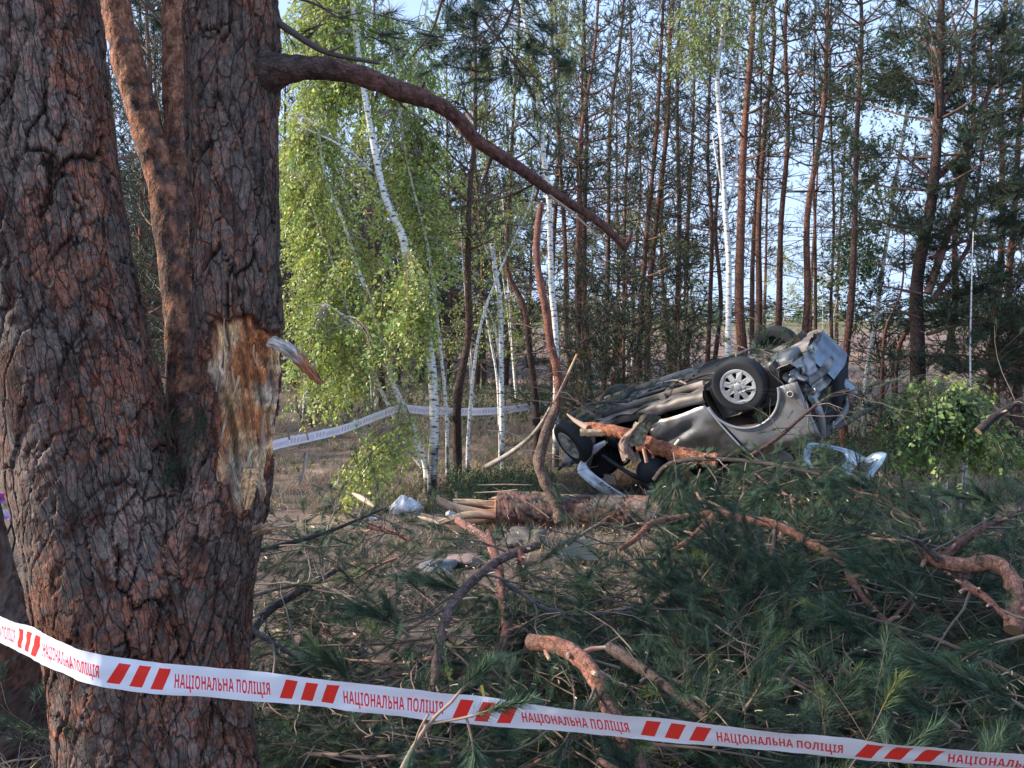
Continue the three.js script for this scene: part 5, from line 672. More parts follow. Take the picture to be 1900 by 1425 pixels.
  // wheels
  const tyreP = [[0.185, -0.085], [0.2, -0.095], [0.262, -0.1], [0.288, -0.09], [0.298, -0.07], [0.299, -0.045], [0.293, -0.040], [0.299, -0.035], [0.299, -0.004], [0.293, 0], [0.299, 0.004], [0.299, 0.035], [0.293, 0.04], [0.299, 0.045], [0.298, 0.07], [0.288, 0.09], [0.262, 0.1], [0.2, 0.095], [0.185, 0.085]].map((q) => new THREE.Vector2(q[0], q[1]));
  const tyreG = new THREE.LatheGeometry(tyreP, 56).rotateX(Math.PI / 2), rimG = new THREE.LatheGeometry([[0.19, -0.085], [0.175, -0.06], [0.16, 0.02], [0.05, 0.03], [0, 0.03]].map((q) => new THREE.Vector2(q[0], q[1])), 40).rotateX(Math.PI / 2);
  const shape = new THREE.Shape(); shape.absarc(0, 0, 0.193, 0, TAU); for (let k = 0; k < 8; k++) { const a = (k + 0.5) / 8 * TAU, h = new THREE.Path(), c = (r, d) => [Math.cos(a + d) * r, Math.sin(a + d) * r]; h.moveTo(...c(0.088, -0.10)); h.quadraticCurveTo(...c(0.078, 0), ...c(0.088, 0.10)); h.lineTo(...c(0.15, 0.22)); h.quadraticCurveTo(...c(0.172, 0), ...c(0.15, -0.22)); h.lineTo(...c(0.088, -0.10)); shape.holes.push(h); }
  const capG = new THREE.ExtrudeGeometry(shape, { depth: 0.014, bevelEnabled: true, bevelSize: 0.005, bevelThickness: 0.005, bevelSegments: 2, curveSegments: 24 }); { const p = capG.attributes.position; for (let k = 0; k < p.count; k++) { const r = Math.hypot(p.getX(k), p.getY(k)); p.setZ(k, p.getZ(k) + 0.07 + 0.022 * Math.cos(Math.min(1, r / 0.193) * Math.PI / 2) + (r > 0.17 ? 0.012 : 0)); } capG.computeVertexNormals(); }
  const hubG = mergeGeometries([new THREE.LatheGeometry([[0.046, 0.085], [0.044, 0.106], [0.03, 0.112], [0, 0.113]].map((q) => new THREE.Vector2(q[0], q[1])), 24).rotateX(Math.PI / 2), ...Array.from({ length: 8 }, (_, k) => new THREE.CylinderGeometry(0.006, 0.006, 0.01, 8).rotateX(Math.PI / 2).translate(Math.cos(k / 8 * TAU) * 0.062, Math.sin(k / 8 * TAU) * 0.062, 0.108))]);
  const wheel = (x, y, z, ry, rx, hub, label) => { const w = new THREE.Group(); w.name = 'wheel'; w.position.set(x, y, z); w.rotation.set(rx, ry, 0.3); car.add(w); if (label) w.userData.label = label; const add = (g, m, n) => { const q = shadow(new THREE.Mesh(g, m)); q.name = n; w.add(q); }; add(tyreG, rubber, 'tyre'); add(rimG, hub ? dark : rubber, 'rim'); if (hub) { add(capG, cap, 'wheel_cover'); add(hubG, cap, 'hub_cap'); } };
  wheel(0, 0.23, 0.74, 0, 0, true); wheel(0, 0.26, -0.74, Math.PI, 0.12, false, 'far rear wheel, dark tyre only'); wheel(2.3, 0.33, 0.78, 0.55, -0.2, true); wheel(2.35, 0.35, -0.72, Math.PI, 0, false);

  // ---------- things lying on and beside the car ----------
  const orange = (fr, a, p) => { const fl = flake(p), q = (0.6 + 0.4 * fl[2] + fbm(p.x * 40, p.y * 40, p.z * 40, 2)) * fl[1], k = sstep(fbm(p.x * 6, p.y * 6, p.z * 6 + 3), 0.0, 0.25); return [lerp(0.62, 0.42, k) * q, lerp(0.24, 0.145, k) * q, lerp(0.125, 0.10, k) * q]; };
  { const o = P(1200, 815, 8.3), t = thing('snapped_log', 'snapped orange pine log lying across the car doorway', 'log', o), bumpy = (p) => noise(p.x * 16, p.y * 16, p.z * 16) * 0.02;
    const b = new MB(o); b.tube(curve(pxPath([[1083, 796, 8.75], [1112, 797, 8.65], [1140, 800, 8.55], [1168, 808, 8.45]], 8.5), 40), (f) => lerp(0.07, 0.075, f), 20, orange, { cap: true, capCol: [0.6, 0.4, 0.24], capLen: 0.5, bump: bumpy, tile: 0.4 }); b.build('upper_piece', M.stemBark, t);
    const c = new MB(o); c.tube(curve(pxPath([[1186, 822, 8.2], [1215, 828, 8.1], [1250, 838, 8.0], [1290, 848, 7.9], [1330, 856, 7.8]], 8), 50), (f) => 0.085 - 0.014 * f, 20, orange, { cap: true, capCol: [0.5, 0.24, 0.12], bump: bumpy, tile: 0.4 }); c.build('lower_piece', M.stemBark, t);
    const w = new MB(o); w.grid(16, 6, (a, v) => P(lerp(1076, 1124, a), lerp(796, 809, v) + noise(a * 8, v * 3, 2) * 3, 8.57 - 0.02 * Math.sin(v * 3)), (a, v) => { const n = 0.85 + noise(a * 4, v * 30, 1) * 0.5; return [0.72 * n, 0.47 * n, 0.26 * n]; }); w.build('raw_wood', M.wood, t); const rw = (a, d, r, c) => { const q = new MB(o); q.tube(pxPath(a, d), r, 6, () => c, { cap: true }); q.build('splinter', M.wood, t); }; rw([[1052, 768, 8.8], [1066, 780, 8.75], [1090, 794, 8.65]], 8.7, (f) => 0.01 + 0.03 * f, [0.5, 0.33, 0.25]); rw([[1210, 800, 8.1], [1220, 792, 8.08], [1226, 786, 8.05]], 8, () => 0.018, [0.66, 0.5, 0.36]); rw([[1252, 826, 7.9], [1260, 816, 7.9]], 8, () => 0.014, [0.75, 0.62, 0.46]); for (const [a, d, r] of [[[[1194, 832], [1198, 848], [1200, 858]], 8.1, 0.02], [[[1210, 838], [1212, 850]], 8.1, 0.015], [[[1268, 850], [1272, 868]], 7.9, 0.018]]) { const q = new MB(o); q.tube(pxPath(a, d), () => r, 6, () => [0.5, 0.27, 0.18], { cap: true }); q.build('branch_stub', M.twig, t); } }
  { const o = P(1180, 810, 8.1), t = thing('bark_sheet', 'torn sheet of scaly bark with khaki lining hanging over the snapped log', 'bark sheet', o), b = new MB(o);
    b.grid(30, 14, (a, v) => { const px = lerp(lerp(1188, 1226, v), lerp(1146, 1172, v), sstep(a, 0, 0.65)) + (a > 0.65 ? (a - 0.65) * 24 : 0), py = lerp(772, 856, a) + noise(a * 7, v * 4, 1) * 5 - 4 * Math.sin(v * 3); return P(px, py, 8.0 + 0.14 * v * (1 - a) - 0.08 * Math.sin(v * Math.PI) + noise(a * 6, v * 6, 5) * 0.05); }, (a, v) => { const k = sstep(noise(a * 14, v * 8, 3), -0.1, 0.25), n = 0.8 + noise(a * 30, v * 20, 9) * 0.6, top = 1 - sstep(a, 0.18, 0.3); return [lerp(lerp(0.27, 0.44, k), 0.12, top) * n, lerp(lerp(0.17, 0.31, k), 0.095, top) * n, lerp(lerp(0.13, 0.24, k), 0.07, top) * n]; }); b.build('bark', M.solidBark, t);
    const c = new MB(o); c.grid(20, 12, (a, v) => P(lerp(1176, 1208, v) - a * 14, lerp(784, 828, a) + noise(v * 5, a * 5, 2) * 4, 8.02 - 0.06 * Math.sin(v * 3.1) - 0.05 * noise(a * 6, v * 6, 1)), (a, v) => { const n = 0.8 + noise(a * 9, v * 9, 7) * 0.8; return [0.30 * n, 0.25 * n, 0.16 * n]; }); c.build('lining', M.wood, t); }
  { // the torn-off tailgate frame
    const o = onGround(P(1575, 872, 7.6)), t = thing('car_tailgate', 'detached pale blue tailgate frame lying beside the car tail', 'tailgate', o), col = (a, v, q) => { const n = 0.8 + fbm(q.x * 9, q.y * 9, q.z * 9, 2) * 0.8; return [0.26 * n, 0.34 * n, 0.44 * n]; };
    plate('frame', [[1500, 878, 7.2], [1491, 852, 7.4], [1493, 832, 7.5], [1503, 822, 7.6], [1528, 824, 7.62], [1575, 834, 7.6], [1598, 844, 7.55], [1606, 852, 7.5], [1590, 862, 7.4], [1572, 890, 7.2]], [[1514, 876, 7.2], [1503, 852, 7.4], [1507, 838, 7.5], [1513, 831, 7.6], [1530, 832, 7.62], [1566, 842, 7.6], [1571, 847, 7.55], [1571, 854, 7.5], [1566, 866, 7.4], [1556, 888, 7.2]], paint, col, 0.05, t); plate('frame', [[1592, 846, 7.5], [1612, 850, 7.45], [1626, 842, 7.4], [1645, 841, 7.35], [1640, 856, 7.3], [1622, 880, 7.2], [1610, 905, 7.1]], [[1590, 856, 7.5], [1610, 861, 7.45], [1624, 856, 7.4], [1630, 852, 7.35], [1626, 860, 7.3], [1608, 880, 7.2], [1596, 902, 7.1]], paint, col, 0.05, t);
    const g = new MB(o); g.grid(6, 6, (a, v) => P(lerp(1512, 1568, a), lerp(842, 886, v) + a * 8, 7.55 - 0.25 * v), () => [0.012, 0.014, 0.016]); g.build('window_shade_sheet', dark, t); const g2 = new MB(o); g2.grid(6, 6, (a, v) => P(lerp(1584, 1630, a), lerp(866, 910, v) - a * 6, 7.4 - 0.25 * v), (a, v) => [0.05, 0.055, 0.06]); g2.build('trim_panel', dark, t); }  // near-black sheet stands for the shade behind the empty window
}
// ---------- the fallen tree: trunk, boughs and broken pieces ----------
{
  const R0 = rng(2024);
  { // fallen trunk
    const o = onGround(P(1010, 970, 8.2)), t = thing('fallen_pine', 'thick fallen pine trunk lying on the ground in front of the overturned car', 'log', o), b = new MB(o);
    const path = pxPath([[925, 948, 8.35], [980, 945, 8.3], [1060, 947, 8.2], [1140, 952, 8.1], [1220, 958, 8.0], [1300, 965, 7.9]], 8.2).map((q) => V(q.x, gh(q.x, q.z) + 0.20, q.z));
    b.tube(curve(path, 150), (f) => lerp(0.20, 0.185, f), 72, (f, a, p) => { const k = barkAt(p.y * 1.2, p.x * 1.2, p.z * 1.2, 0.75, 0.9), bare = 0.6 * sstep(fbm(p.x * 4 + 2, p.y * 5, p.z * 5) + 0.35 - f * 1.6, 0.1, 0.35), q = 0.8 + fbm(p.x * 30, p.y * 30, p.z * 30); return [lerp(k[1], 0.32, bare) * q, lerp(k[2] * 1.12, 0.15, bare) * q, lerp(k[3] * 1.2, 0.11, bare) * q]; }, { cap: true, capCol: [0.26, 0.14, 0.08], capLen: 0.3, bump: (p) => barkAt(p.y * 1.2, p.x * 1.2, p.z * 1.2, 0.75)[0] });
    b.build('trunk', M.solidBark, t);
    const s = new MB(o); const sl = (a, d, w) => { const c = curve(pxPath(a, d), 12); s.tube(c, (f) => w * (1 - 0.6 * f), 7, (f, an, p) => { const q = 0.8 + noise(p.x * 30, p.y * 60, p.z * 30) * 0.6, k = sstep(f, 0.0, 0.5); return [lerp(0.38, 0.58, k) * q, lerp(0.18, 0.38, k) * q, lerp(0.11, 0.24, k) * q]; }, { bump: (p, f, a2) => w * 0.45 * Math.sin(a2 * 2) }); };
    sl([[930, 960], [880, 950], [835, 938], [805, 922]], 8.3, 0.05); sl([[930, 940], [880, 932], [840, 930]], 8.4, 0.04); sl([[925, 960], [870, 968], [815, 965], [780, 955]], 8.2, 0.035); sl([[920, 955], [860, 956], [810, 972]], 8.15, 0.04); for (let k = 0; k < 26; k++) { const a = R0() * TAU, r = 0.03 + R0() * 0.14, p0 = path[0].clone().add(V(0.05, Math.sin(a) * r, Math.cos(a) * r)), l = 0.06 + R0() * 0.24, w = 0.008 + R0() * 0.02, c = vary(R0() < 0.5 ? [0.55, 0.36, 0.22] : [0.38, 0.18, 0.1], R0, 0.25); s.tube([p0, p0.clone().add(V(-l * 0.5, (R0() - 0.5) * 0.04, (R0() - 0.5) * 0.04)), p0.clone().add(V(-l, (R0() - 0.5) * 0.08, (R0() - 0.5) * 0.08))], (f) => w * (1 - 0.8 * f), 5, () => c); } s.build('splintered_end', M.wood, t, 'stuff');
  }
  const bough = (name, label, trace, d, wpx, o = {}, group) => {   // a branch traced in the photograph with its own twigs and needles
    const pts = curve(pxPath(trace, d), 40), org = pts[20].clone(), t = thing(name, label, 'branch', org, group), b = new MB(org), R = rng(o.seed || Math.floor(trace[0][0] * 7 + trace[0][1])), w = (wpx * d) / FPX / 2, out = [], c0 = (o.col || K.pineOrange).map((q, i) => q * [1.0, 1.12, 1.2][i]);
    b.tube(wpx > 12 ? curve(pts, 130) : pts, (f) => lerp(w, w * (o.taper || 0.45), f), wpx > 12 ? 18 : 8, (f, a, p) => { const k = flake(p, 1.4), q = (0.62 + 0.5 * k[2] + fbm(p.x * 60, p.y * 60, p.z * 60, 2) * 1.2) * k[1], r = sstep(fbm(p.x * 7, p.y * 7, p.z * 7 + 6), 0.0, 0.3) * 0.6; return [lerp(c0[0], 0.17, r) * q, lerp(c0[1], 0.115, r) * q, lerp(c0[2], 0.09, r) * q]; }, { cap: true, tile: 0.22, capCol: [0.6, 0.4, 0.22], bump: (p, f, a, r) => noise(p.x * 14, p.y * 14, p.z * 14) * r * 0.16 + (flake(p, 1.4)[0] - 3) * 0.0012 * Math.min(1, r / 0.03) });
    b.build('branch', M.stemBark, t);
    if (wpx > 10) { for (let k = 0; k < 5; k++) { const i = 3 + Math.floor(R() * 34), st = new MB(org), dd = dirOf(R, 0.2), tg = pts[i + 1].clone().sub(pts[i]).normalize(); dd.addScaledVector(tg, -dd.dot(tg) * 0.6).normalize(); const q = pts[i], l = w * (1.5 + R() * 2.2); st.tube([q.clone(), q.clone().addScaledVector(dd, l * 0.6), q.clone().addScaledVector(dd, l).addScaledVector(tg, l * 0.2)], (f) => w * (0.42 - 0.2 * f), 6, (f) => f > 0.9 ? [0.5, 0.34, 0.22] : [c0[0] * 0.7, c0[1] * 0.7, c0[2] * 0.7], { cap: 'end', capCol: [0.55, 0.38, 0.24] }); st.build('stub', M.twig, t); } }
    const tb = new MB(org), twigs = o.twigs === undefined ? 8 : o.twigs;
    for (let k = 0; k < twigs; k++) { const f = (o.from || 0.15) + (1 - (o.from || 0.15)) * (k + R()) / twigs, i = Math.min(39, Math.floor(f * 40)), p = pts[i], tg = pts[Math.min(40, i + 1)].clone().sub(pts[Math.max(0, i - 1)]).normalize(), dd = tg.multiplyScalar(0.5).add(dirOf(R, o.up || 0).multiplyScalar(0.9)).normalize(); grow(tb, R, p, dd, (o.len || 0.5) * (0.6 + R() * 0.7), 0.006, 1, out, { levels: o.levels || 2, kids: 4, kids2: 4, col: o.twigCol || K.twigGrey, jit: 0.5, lift: -0.1 }); }
    if (tb.p.length) tb.build('twigs', M.twig, t);
    if (out.length && o.needles !== 0) { const keep = out.filter(() => R() < (o.needles || 1)).map((q) => [q[0].clone().sub(org), q[1], q[2] * (o.ns || 1) * (0.75 + R() * 0.5), R() * TAU]); if (keep.length) scatter(SHOOT[keep.length % 3], M.needle, keep, 'needles', t, needleTint(R, o.tint || 1)); }
    return t;
  };
  const grey = [0.22, 0.165, 0.14], brown = [0.26, 0.15, 0.115], rust = [0.42, 0.17, 0.115];
  bough('pine_branch', 'stout orange branch arching down behind the striped tape', [[985, 1192, 2.7], [1040, 1200, 2.6], [1085, 1230, 2.5], [1115, 1280, 2.4], [1150, 1350, 2.3], [1200, 1440, 2.2]], 2.5, 33, { twigs: 4, needles: 0.4, taper: 0.8, col: [0.5, 0.2, 0.125] });
  bough('pine_branch', 'upright reddish branch rising from the middle of the branch heap', [[900, 1310, 2.9], [918, 1240, 3.1], [940, 1170, 3.3], [932, 1110, 3.5], [926, 1050, 3.7], [905, 985, 3.9]], 3.3, 23, { twigs: 10, needles: 0.3, taper: 0.55, col: rust });
  bough('pine_branch', 'long grey-brown branch slanting down left across the heap centre', [[1000, 1010, 3.6], [935, 1035, 3.5], [880, 1075, 3.3], [835, 1130, 3.1], [815, 1200, 2.95], [803, 1290, 2.8]], 3.2, 18, { twigs: 7, needles: 0.4, taper: 0.9, col: brown });
  bough('pine_branch', 'short red stub hanging from the grey-brown branch', [[962, 1018, 3.55], [968, 1045, 3.5], [974, 1078, 3.45]], 3.5, 15, { twigs: 1, needles: 0, taper: 0.8, col: rust });
  bough('pine_branch', 'pale red forked branch behind the splintered end of the trunk', [[850, 966, 4.8], [880, 985, 4.6], [905, 1003, 4.4], [920, 1040, 4.2]], 4.4, 15, { twigs: 2, len: 0.25, needles: 0.5, taper: 0.9, col: [0.5, 0.22, 0.17] });
  bough('pine_branch', 'thin wavy grey branch running right from the heap centre', [[928, 1078, 3.4], [975, 1105, 3.3], [1010, 1130, 3.2], [1100, 1142, 3.2], [1160, 1132, 3.3], [1215, 1112, 3.4]], 3.3, 10, { twigs: 9, needles: 0.5, len: 0.35, col: grey });
  bough('pine_branch', 'bare pale branch curving over the brown litter beside the big pine', [[462, 1108, 3.4], [510, 1094, 3.5], [570, 1085, 3.6], [630, 1100, 3.5], [690, 1140, 3.3]], 3.5, 8, { twigs: 5, needles: 0.3, len: 0.4, col: [0.33, 0.24, 0.17] });
  bough('pine_branch', 'dark bare branch low beside the trunk of the big pine', [[462, 1165, 3.0], [510, 1195, 3.0], [560, 1225, 3.0], [610, 1240, 2.9]], 3, 11, { twigs: 6, needles: 0.1, len: 0.45, col: grey });
  bough('pine_branch', 'black branch stub reaching the big pine from the right', [[462, 1025, 3.9], [520, 1012, 4.1], [600, 990, 4.4], [660, 966, 4.7], [710, 945, 5.0]], 4.3, 11, { twigs: 8, needles: 0.6, len: 0.4, col: [0.09, 0.065, 0.055] });
  bough('pine_branch', 'thick dark branch in the litter right of the big pine', [[455, 1190, 3.2], [490, 1140, 3.4], [560, 1095, 3.7], [620, 1060, 4.0]], 3.5, 22, { twigs: 6, needles: 0.2, len: 0.5, col: [0.085, 0.062, 0.055] });
  bough('pine_branch', 'reddish broken branch lying left of the heap centre', [[690, 976, 4.6], [725, 985, 4.5], [760, 1003, 4.4]], 4.5, 14, { twigs: 4, needles: 0.6, col: rust });
  bough('pine_branch', 'long orange branch reaching right over the green boughs', [[1340, 952, 4.5], [1370, 962, 4.4], [1440, 974, 4.2], [1510, 1012, 4.0], [1568, 1046, 3.85], [1578, 1075, 3.7], [1620, 1130, 3.5], [1690, 1195, 3.3], [1740, 1240, 3.2]], 4, 21, { twigs: 16, needles: 0.75, taper: 0.3, len: 0.55, col: [0.5, 0.2, 0.12] });
  bough('pine_branch', 'orange branch slanting down left under the boughs, right one of two', [[1330, 952, 4.5], [1300, 985, 4.3], [1262, 1015, 4.1], [1215, 1048, 3.9]], 4.2, 18, { twigs: 7, needles: 0.3, col: [0.48, 0.18, 0.1] });
  bough('pine_branch', 'orange branch slanting down left under the boughs, left one of two', [[1320, 955, 4.6], [1260, 962, 4.6], [1210, 972, 4.5], [1180, 1000, 4.3], [1145, 1022, 4.1]], 4.4, 18, { twigs: 7, needles: 0.25, col: [0.48, 0.18, 0.1] });
  bough('pine_branch', 'thick orange limb bent sharply down at the right edge of the heap', [[1715, 1030, 3.6], [1745, 1042, 3.5], [1790, 1050, 3.4], [1845, 1046, 3.3], [1874, 1068, 3.2], [1884, 1110, 3.1], [1880, 1170, 3.0]], 3.3, 30, { twigs: 5, needles: 0.5, taper: 0.9, col: [0.52, 0.22, 0.14] });
  bough('pine_branch', 'dark red branch forking up from the bent orange limb', [[1740, 1045, 3.5], [1775, 1015, 3.6], [1815, 985, 3.7], [1870, 960, 3.9], [1920, 940, 4.0]], 3.7, 18, { twigs: 10, needles: 0.9, col: [0.3, 0.12, 0.085] });
  bough('pine_branch', 'short dark branch with a pale broken tip beside the bent limb', [[1745, 1042, 3.45], [1715, 1015, 3.5], [1682, 990, 3.6]], 3.5, 12, { twigs: 3, needles: 0.4, col: [0.12, 0.075, 0.06] });
  bough('pine_branch', 'reddish stem piece low under the bent orange limb', [[1790, 1085, 3.1], [1830, 1110, 3.0], [1870, 1150, 2.9]], 3, 18, { twigs: 2, needles: 0.5, col: rust });
  bough('pine_branch', 'dull brown branch sinking behind the tape near the photograph centre', [[1130, 1200, 2.8], [1190, 1240, 2.65], [1250, 1285, 2.5], [1330, 1350, 2.35], [1420, 1440, 2.2]], 2.5, 24, { twigs: 6, needles: 0.4, col: [0.2, 0.12, 0.095] });
  bough('pine_branch', 'thin brown twig pointing down right of centre towards the tape', [[1478, 1228, 2.7], [1452, 1258, 2.6], [1436, 1300, 2.55], [1418, 1345, 2.5]], 2.6, 9, { twigs: 4, needles: 0.4, len: 0.25, col: [0.25, 0.16, 0.13] });
  bough('pine_branch', 'bare forked twig fanning down through the middle of the boughs', [[1245, 1100, 3.3], [1290, 1135, 3.2], [1310, 1190, 3.1], [1345, 1230, 3.0], [1380, 1290, 2.9]], 3.1, 8, { twigs: 12, needles: 0.3, len: 0.5, col: [0.27, 0.18, 0.13] });
  bough('pine_branch', 'thin branch dropping from the long orange branch', [[1438, 985, 4.1], [1432, 1030, 3.95], [1420, 1080, 3.8], [1390, 1150, 3.6], [1375, 1200, 3.5]], 3.8, 9, { twigs: 12, needles: 0.4, len: 0.5, col: [0.3, 0.17, 0.12] });
  bough('pine_branch', 'wavy pale twig above the dark plastic plate', [[1050, 1012, 4.4], [1075, 995, 4.5], [1120, 972, 4.6], [1175, 985, 4.6], [1230, 1010, 4.5]], 4.5, 7, { twigs: 5, needles: 0.2, len: 0.25, col: [0.36, 0.26, 0.18] });
  bough('pine_branch', 'long dark bough arching over the car doorway', [[1215, 890, 6.6], [1235, 866, 6.5], [1270, 854, 6.4], [1330, 852, 6.2], [1420, 860, 6.0], [1520, 880, 5.7]], 6.3, 12, { twigs: 12, from: 0.4, needles: 1, len: 0.6, up: -0.3, col: [0.12, 0.085, 0.07] });
  bough('pine_branch', 'bare dark branch crossing the rear of the overturned car', [[1395, 845, 7.0], [1440, 815, 7.05], [1490, 772, 7.1], [1540, 735, 7.2], [1575, 722, 7.3]], 7.1, 9, { twigs: 12, needles: 0.25, len: 0.5, col: [0.2, 0.1, 0.075] });
  bough('pine_branch', 'grey dead branch leaning behind the pale tailgate frame', [[1520, 815, 8.2], [1560, 790, 8.4], [1610, 762, 8.6], [1635, 748, 8.8]], 8.4, 12, { twigs: 5, needles: 0, len: 0.6, col: [0.2, 0.15, 0.12] });
  bough('pine_branch', 'dark bare bough slanting at the right edge above the heap', [[1815, 800, 6.8], [1850, 770, 6.8], [1900, 740, 6.8], [1960, 715, 6.8]], 6.8, 16, { twigs: 6, needles: 0.2, len: 0.6, col: [0.07, 0.05, 0.045] });
  bough('pine_branch', 'bushy needled bough resting against the car underside', [[1060, 770, 9.6], [1090, 752, 9.6], [1150, 745, 9.6], [1190, 748, 9.7]], 9.6, 9, { twigs: 18, needles: 1, len: 0.6, ns: 1.2, col: grey });
  bough('pine_branch', 'needled bough caught on the far rear wheel', [[1365, 660, 8.8], [1395, 648, 8.8], [1440, 655, 8.8]], 8.8, 7, { twigs: 14, needles: 0.8, len: 0.4, ns: 1.2, up: -0.2, col: grey });
  // the sprig hanging in front of the tape
  { const o = P(850, 1320, 1.409), t = thing('pine_sprig', 'slender needled pine sprig in front of the striped tape', 'sprig', o), b = new MB(o), R = rng(5), L = [], br = (a, r0, r1) => { const c = curve(pxPath(a, 1.409), 16); b.tube(c, (f) => lerp(r0, r1, f), 6, (f) => [0.3, 0.2, 0.15], {}); return c; };
    const put = (c, f0, n, sc) => { for (let k = 0; k < n; k++) { const i = Math.floor(lerp(f0, 1, k / n) * 15), d = c[i + 1].clone().sub(c[i]).normalize(); L.push([c[i].clone().sub(o), d, sc, R() * TAU]); } };
    br([[735, 1450, 1.444], [765, 1390, 1.427], [800, 1338, 1.409], [840, 1300, 1.392]], 0.0055, 0.003); const a1 = br([[838, 1302, 1.392], [858, 1278, 1.392], [880, 1258, 1.392]], 0.003, 0.0016), a2 = br([[800, 1342, 1.409], [860, 1332, 1.392], [910, 1318, 1.375], [948, 1308, 1.366]], 0.003, 0.0018), a3 = br([[795, 1325, 1.409], [778, 1355, 1.409], [765, 1395, 1.409]], 0.0025, 0.0015), a4 = br([[865, 1330, 1.392], [875, 1370, 1.392], [880, 1410, 1.392]], 0.0025, 0.0015);
    put(a1, 0.25, 7, 0.6); put(a2, 0.45, 8, 0.6); put(a4, 0.3, 4, 0.8); put(a3, 0.7, 2, 0.5); b.build('twig', M.twig, t); scatter(SHOOT[2], M.needle, L, 'needles', t, needleTint(R, 1.25));
    const f = new MB(o); f.tube(pxPath([[893, 1272, 1.392], [896, 1284, 1.392], [898, 1292, 1.392]], 1.392), (k) => 0.003 - 0.001 * k, 6, () => [0.6, 0.46, 0.08]); f.build('bud', M.twig, t); }
  // boughs of the heap that nothing tells apart: a few kinds, copied
  const kinds = [0, 1, 2, 3, 4].map((k) => { const R = rng(900 + k), t = new THREE.Group(), b = new MB(), out = []; grow(b, R, V(0, 0, 0), V(1, 0.05, 0), 1.15 + 0.15 * k, 0.016, 0, out, { levels: 2, kids: 10, kids2: 6, col: k % 2 ? [0.16, 0.1, 0.075] : [0.26, 0.125, 0.085], tip: [0.13, 0.095, 0.07], jit: 0.3, lift: -0.12, flat: true }); b.build('branch', M.twig, t); const half = [[], []]; out.forEach((q, i) => half[i % 2].push([q[0], q[1], q[2] * (0.85 + R() * 0.5), R() * TAU])); half.forEach((h, i) => scatter(SHOOT[(k + i) % 3], M.needle, h, 'needles', t, needleTint(R, 0.8 + 0.1 * (k % 3)))); return t; });
  const Rk = rng(77); let n = 0;
  camera.updateMatrixWorld(true); camera.updateProjectionMatrix();
  const pj = (x, y, z) => { const q = V(x, y, z).project(camera); return [(q.x + 1) * 950, (1 - q.y) * 712.5]; };
  const tooHigh = (t) => { t.updateMatrixWorld(true); const b = new THREE.Box3().setFromObject(t), z = (b.min.z + b.max.z) / 2, l = pj(b.min.x, b.max.y, z)[0], [r, y] = pj(b.max.x, b.max.y, z), w = (r - l) * 0.2; return (l + w * 0.7 < 1200 && r - w > 800 && y < 958) || (r - w > 1210 && l + w < 1340 && y < 846) || (r - w > 1340 && y < 785) || (r - w > 1660 && y < 845); };
  const drop = (px, py, d, yaw, pitch, sc, label, group, o2 = {}) => { const t = kinds[n++ % 5].clone(), p = P(px, py, d), g = gh(p.x, p.z); p.y = Math.max(g + 0.05, p.y - (0.16 + (o2.low || 0)) * sc); t.position.copy(p); t.rotation.set(Rk() * 0.8 - 0.4, yaw, pitch, 'YXZ'); t.scale.setScalar(sc); for (let j = 0; j < 8 && tooHigh(t); j++) { t.rotation.y += 0.8; t.rotation.z = -0.1 - 0.5 * Rk(); if (j > 3) t.position.y -= 0.06; } if (tooHigh(t)) return; tag(t, label, 'bough', group); t.name = numbered('pine_bough'); scene.add(t); };
  const field = (cnt, px0, px1, py0, py1, label, group, o = {}) => { for (let k = 0; k < cnt; k++) { const px = lerp(px0, px1, (k + Rk()) / cnt), py = lerp(py0, py1, Rk()), d = o.d ? o.d(py) : py < 1000 ? lerp(6.4, 4.6, (py - 860) / 140) : py < 1200 ? lerp(4.6, 3.1, (py - 1000) / 200) : lerp(3.1, 2.25, (py - 1200) / 225); drop(px, py, d + (Rk() - 0.5) * 0.3 + (o.deep || 0), Rk() * TAU, (Rk() - 0.75) * 0.6, (o.s || 0.85) * (0.8 + Rk() * 0.4), label, group, o); } };
  field(46, 1290, 1660, 880, 985, 'needled pine bough in the green bank directly in front of the car', 'pine boughs in front of the car', { s: 0.72, low: 0 });
  field(26, 1320, 1650, 856, 905, 'needled pine bough topmost in the green bank, just below the pale tailgate frame', 'pine boughs on top of the green bank', { s: 0.6, low: -0.1, d: () => 7.0 });
  field(12, 1640, 1960, 945, 1000, 'needled pine bough in the green bank below the leafy birch bush', 'pine boughs below the birch bush', { s: 0.6, low: 0.1 });
  field(44, 1230, 1920, 1000, 1180, 'needled pine bough in the right middle of the branch heap', 'pine boughs in the right middle of the heap');
  field(36, 1100, 1960, 1170, 1400, 'dark needled pine bough in the lower right of the branch heap', 'pine boughs in the lower right of the heap', { s: 0.62 });
  field(11, 560, 1000, 1060, 1140, 'needled pine bough left of the upright reddish branch', 'pine boughs in the left of the heap', { s: 0.5, d: (y) => lerp(5.6, 4.6, (y - 1060) / 80) });
  field(16, 570, 1120, 1130, 1260, 'dark needled pine bough just above the tape, left of centre', 'pine boughs above the tape', { s: 0.6 });
  field(16, 540, 1200, 1330, 1470, 'dark needled pine bough below the tape at the bottom edge', 'pine boughs below the tape', { s: 0.55, d: () => 2.35 });
  field(4, 580, 780, 960, 1010, 'small needled bough near the splintered end of the trunk', 'pine boughs at the splintered end', { s: 0.6, d: (y) => lerp(6.6, 5, (y - 930) / 70) });
  field(11, 1000, 1230, 1120, 1200, 'sparse needled bough among bare twigs at the heap centre', 'pine boughs at the heap centre', { s: 0.45, d: (y) => lerp(4.8, 3.9, (y - 1120) / 80) });
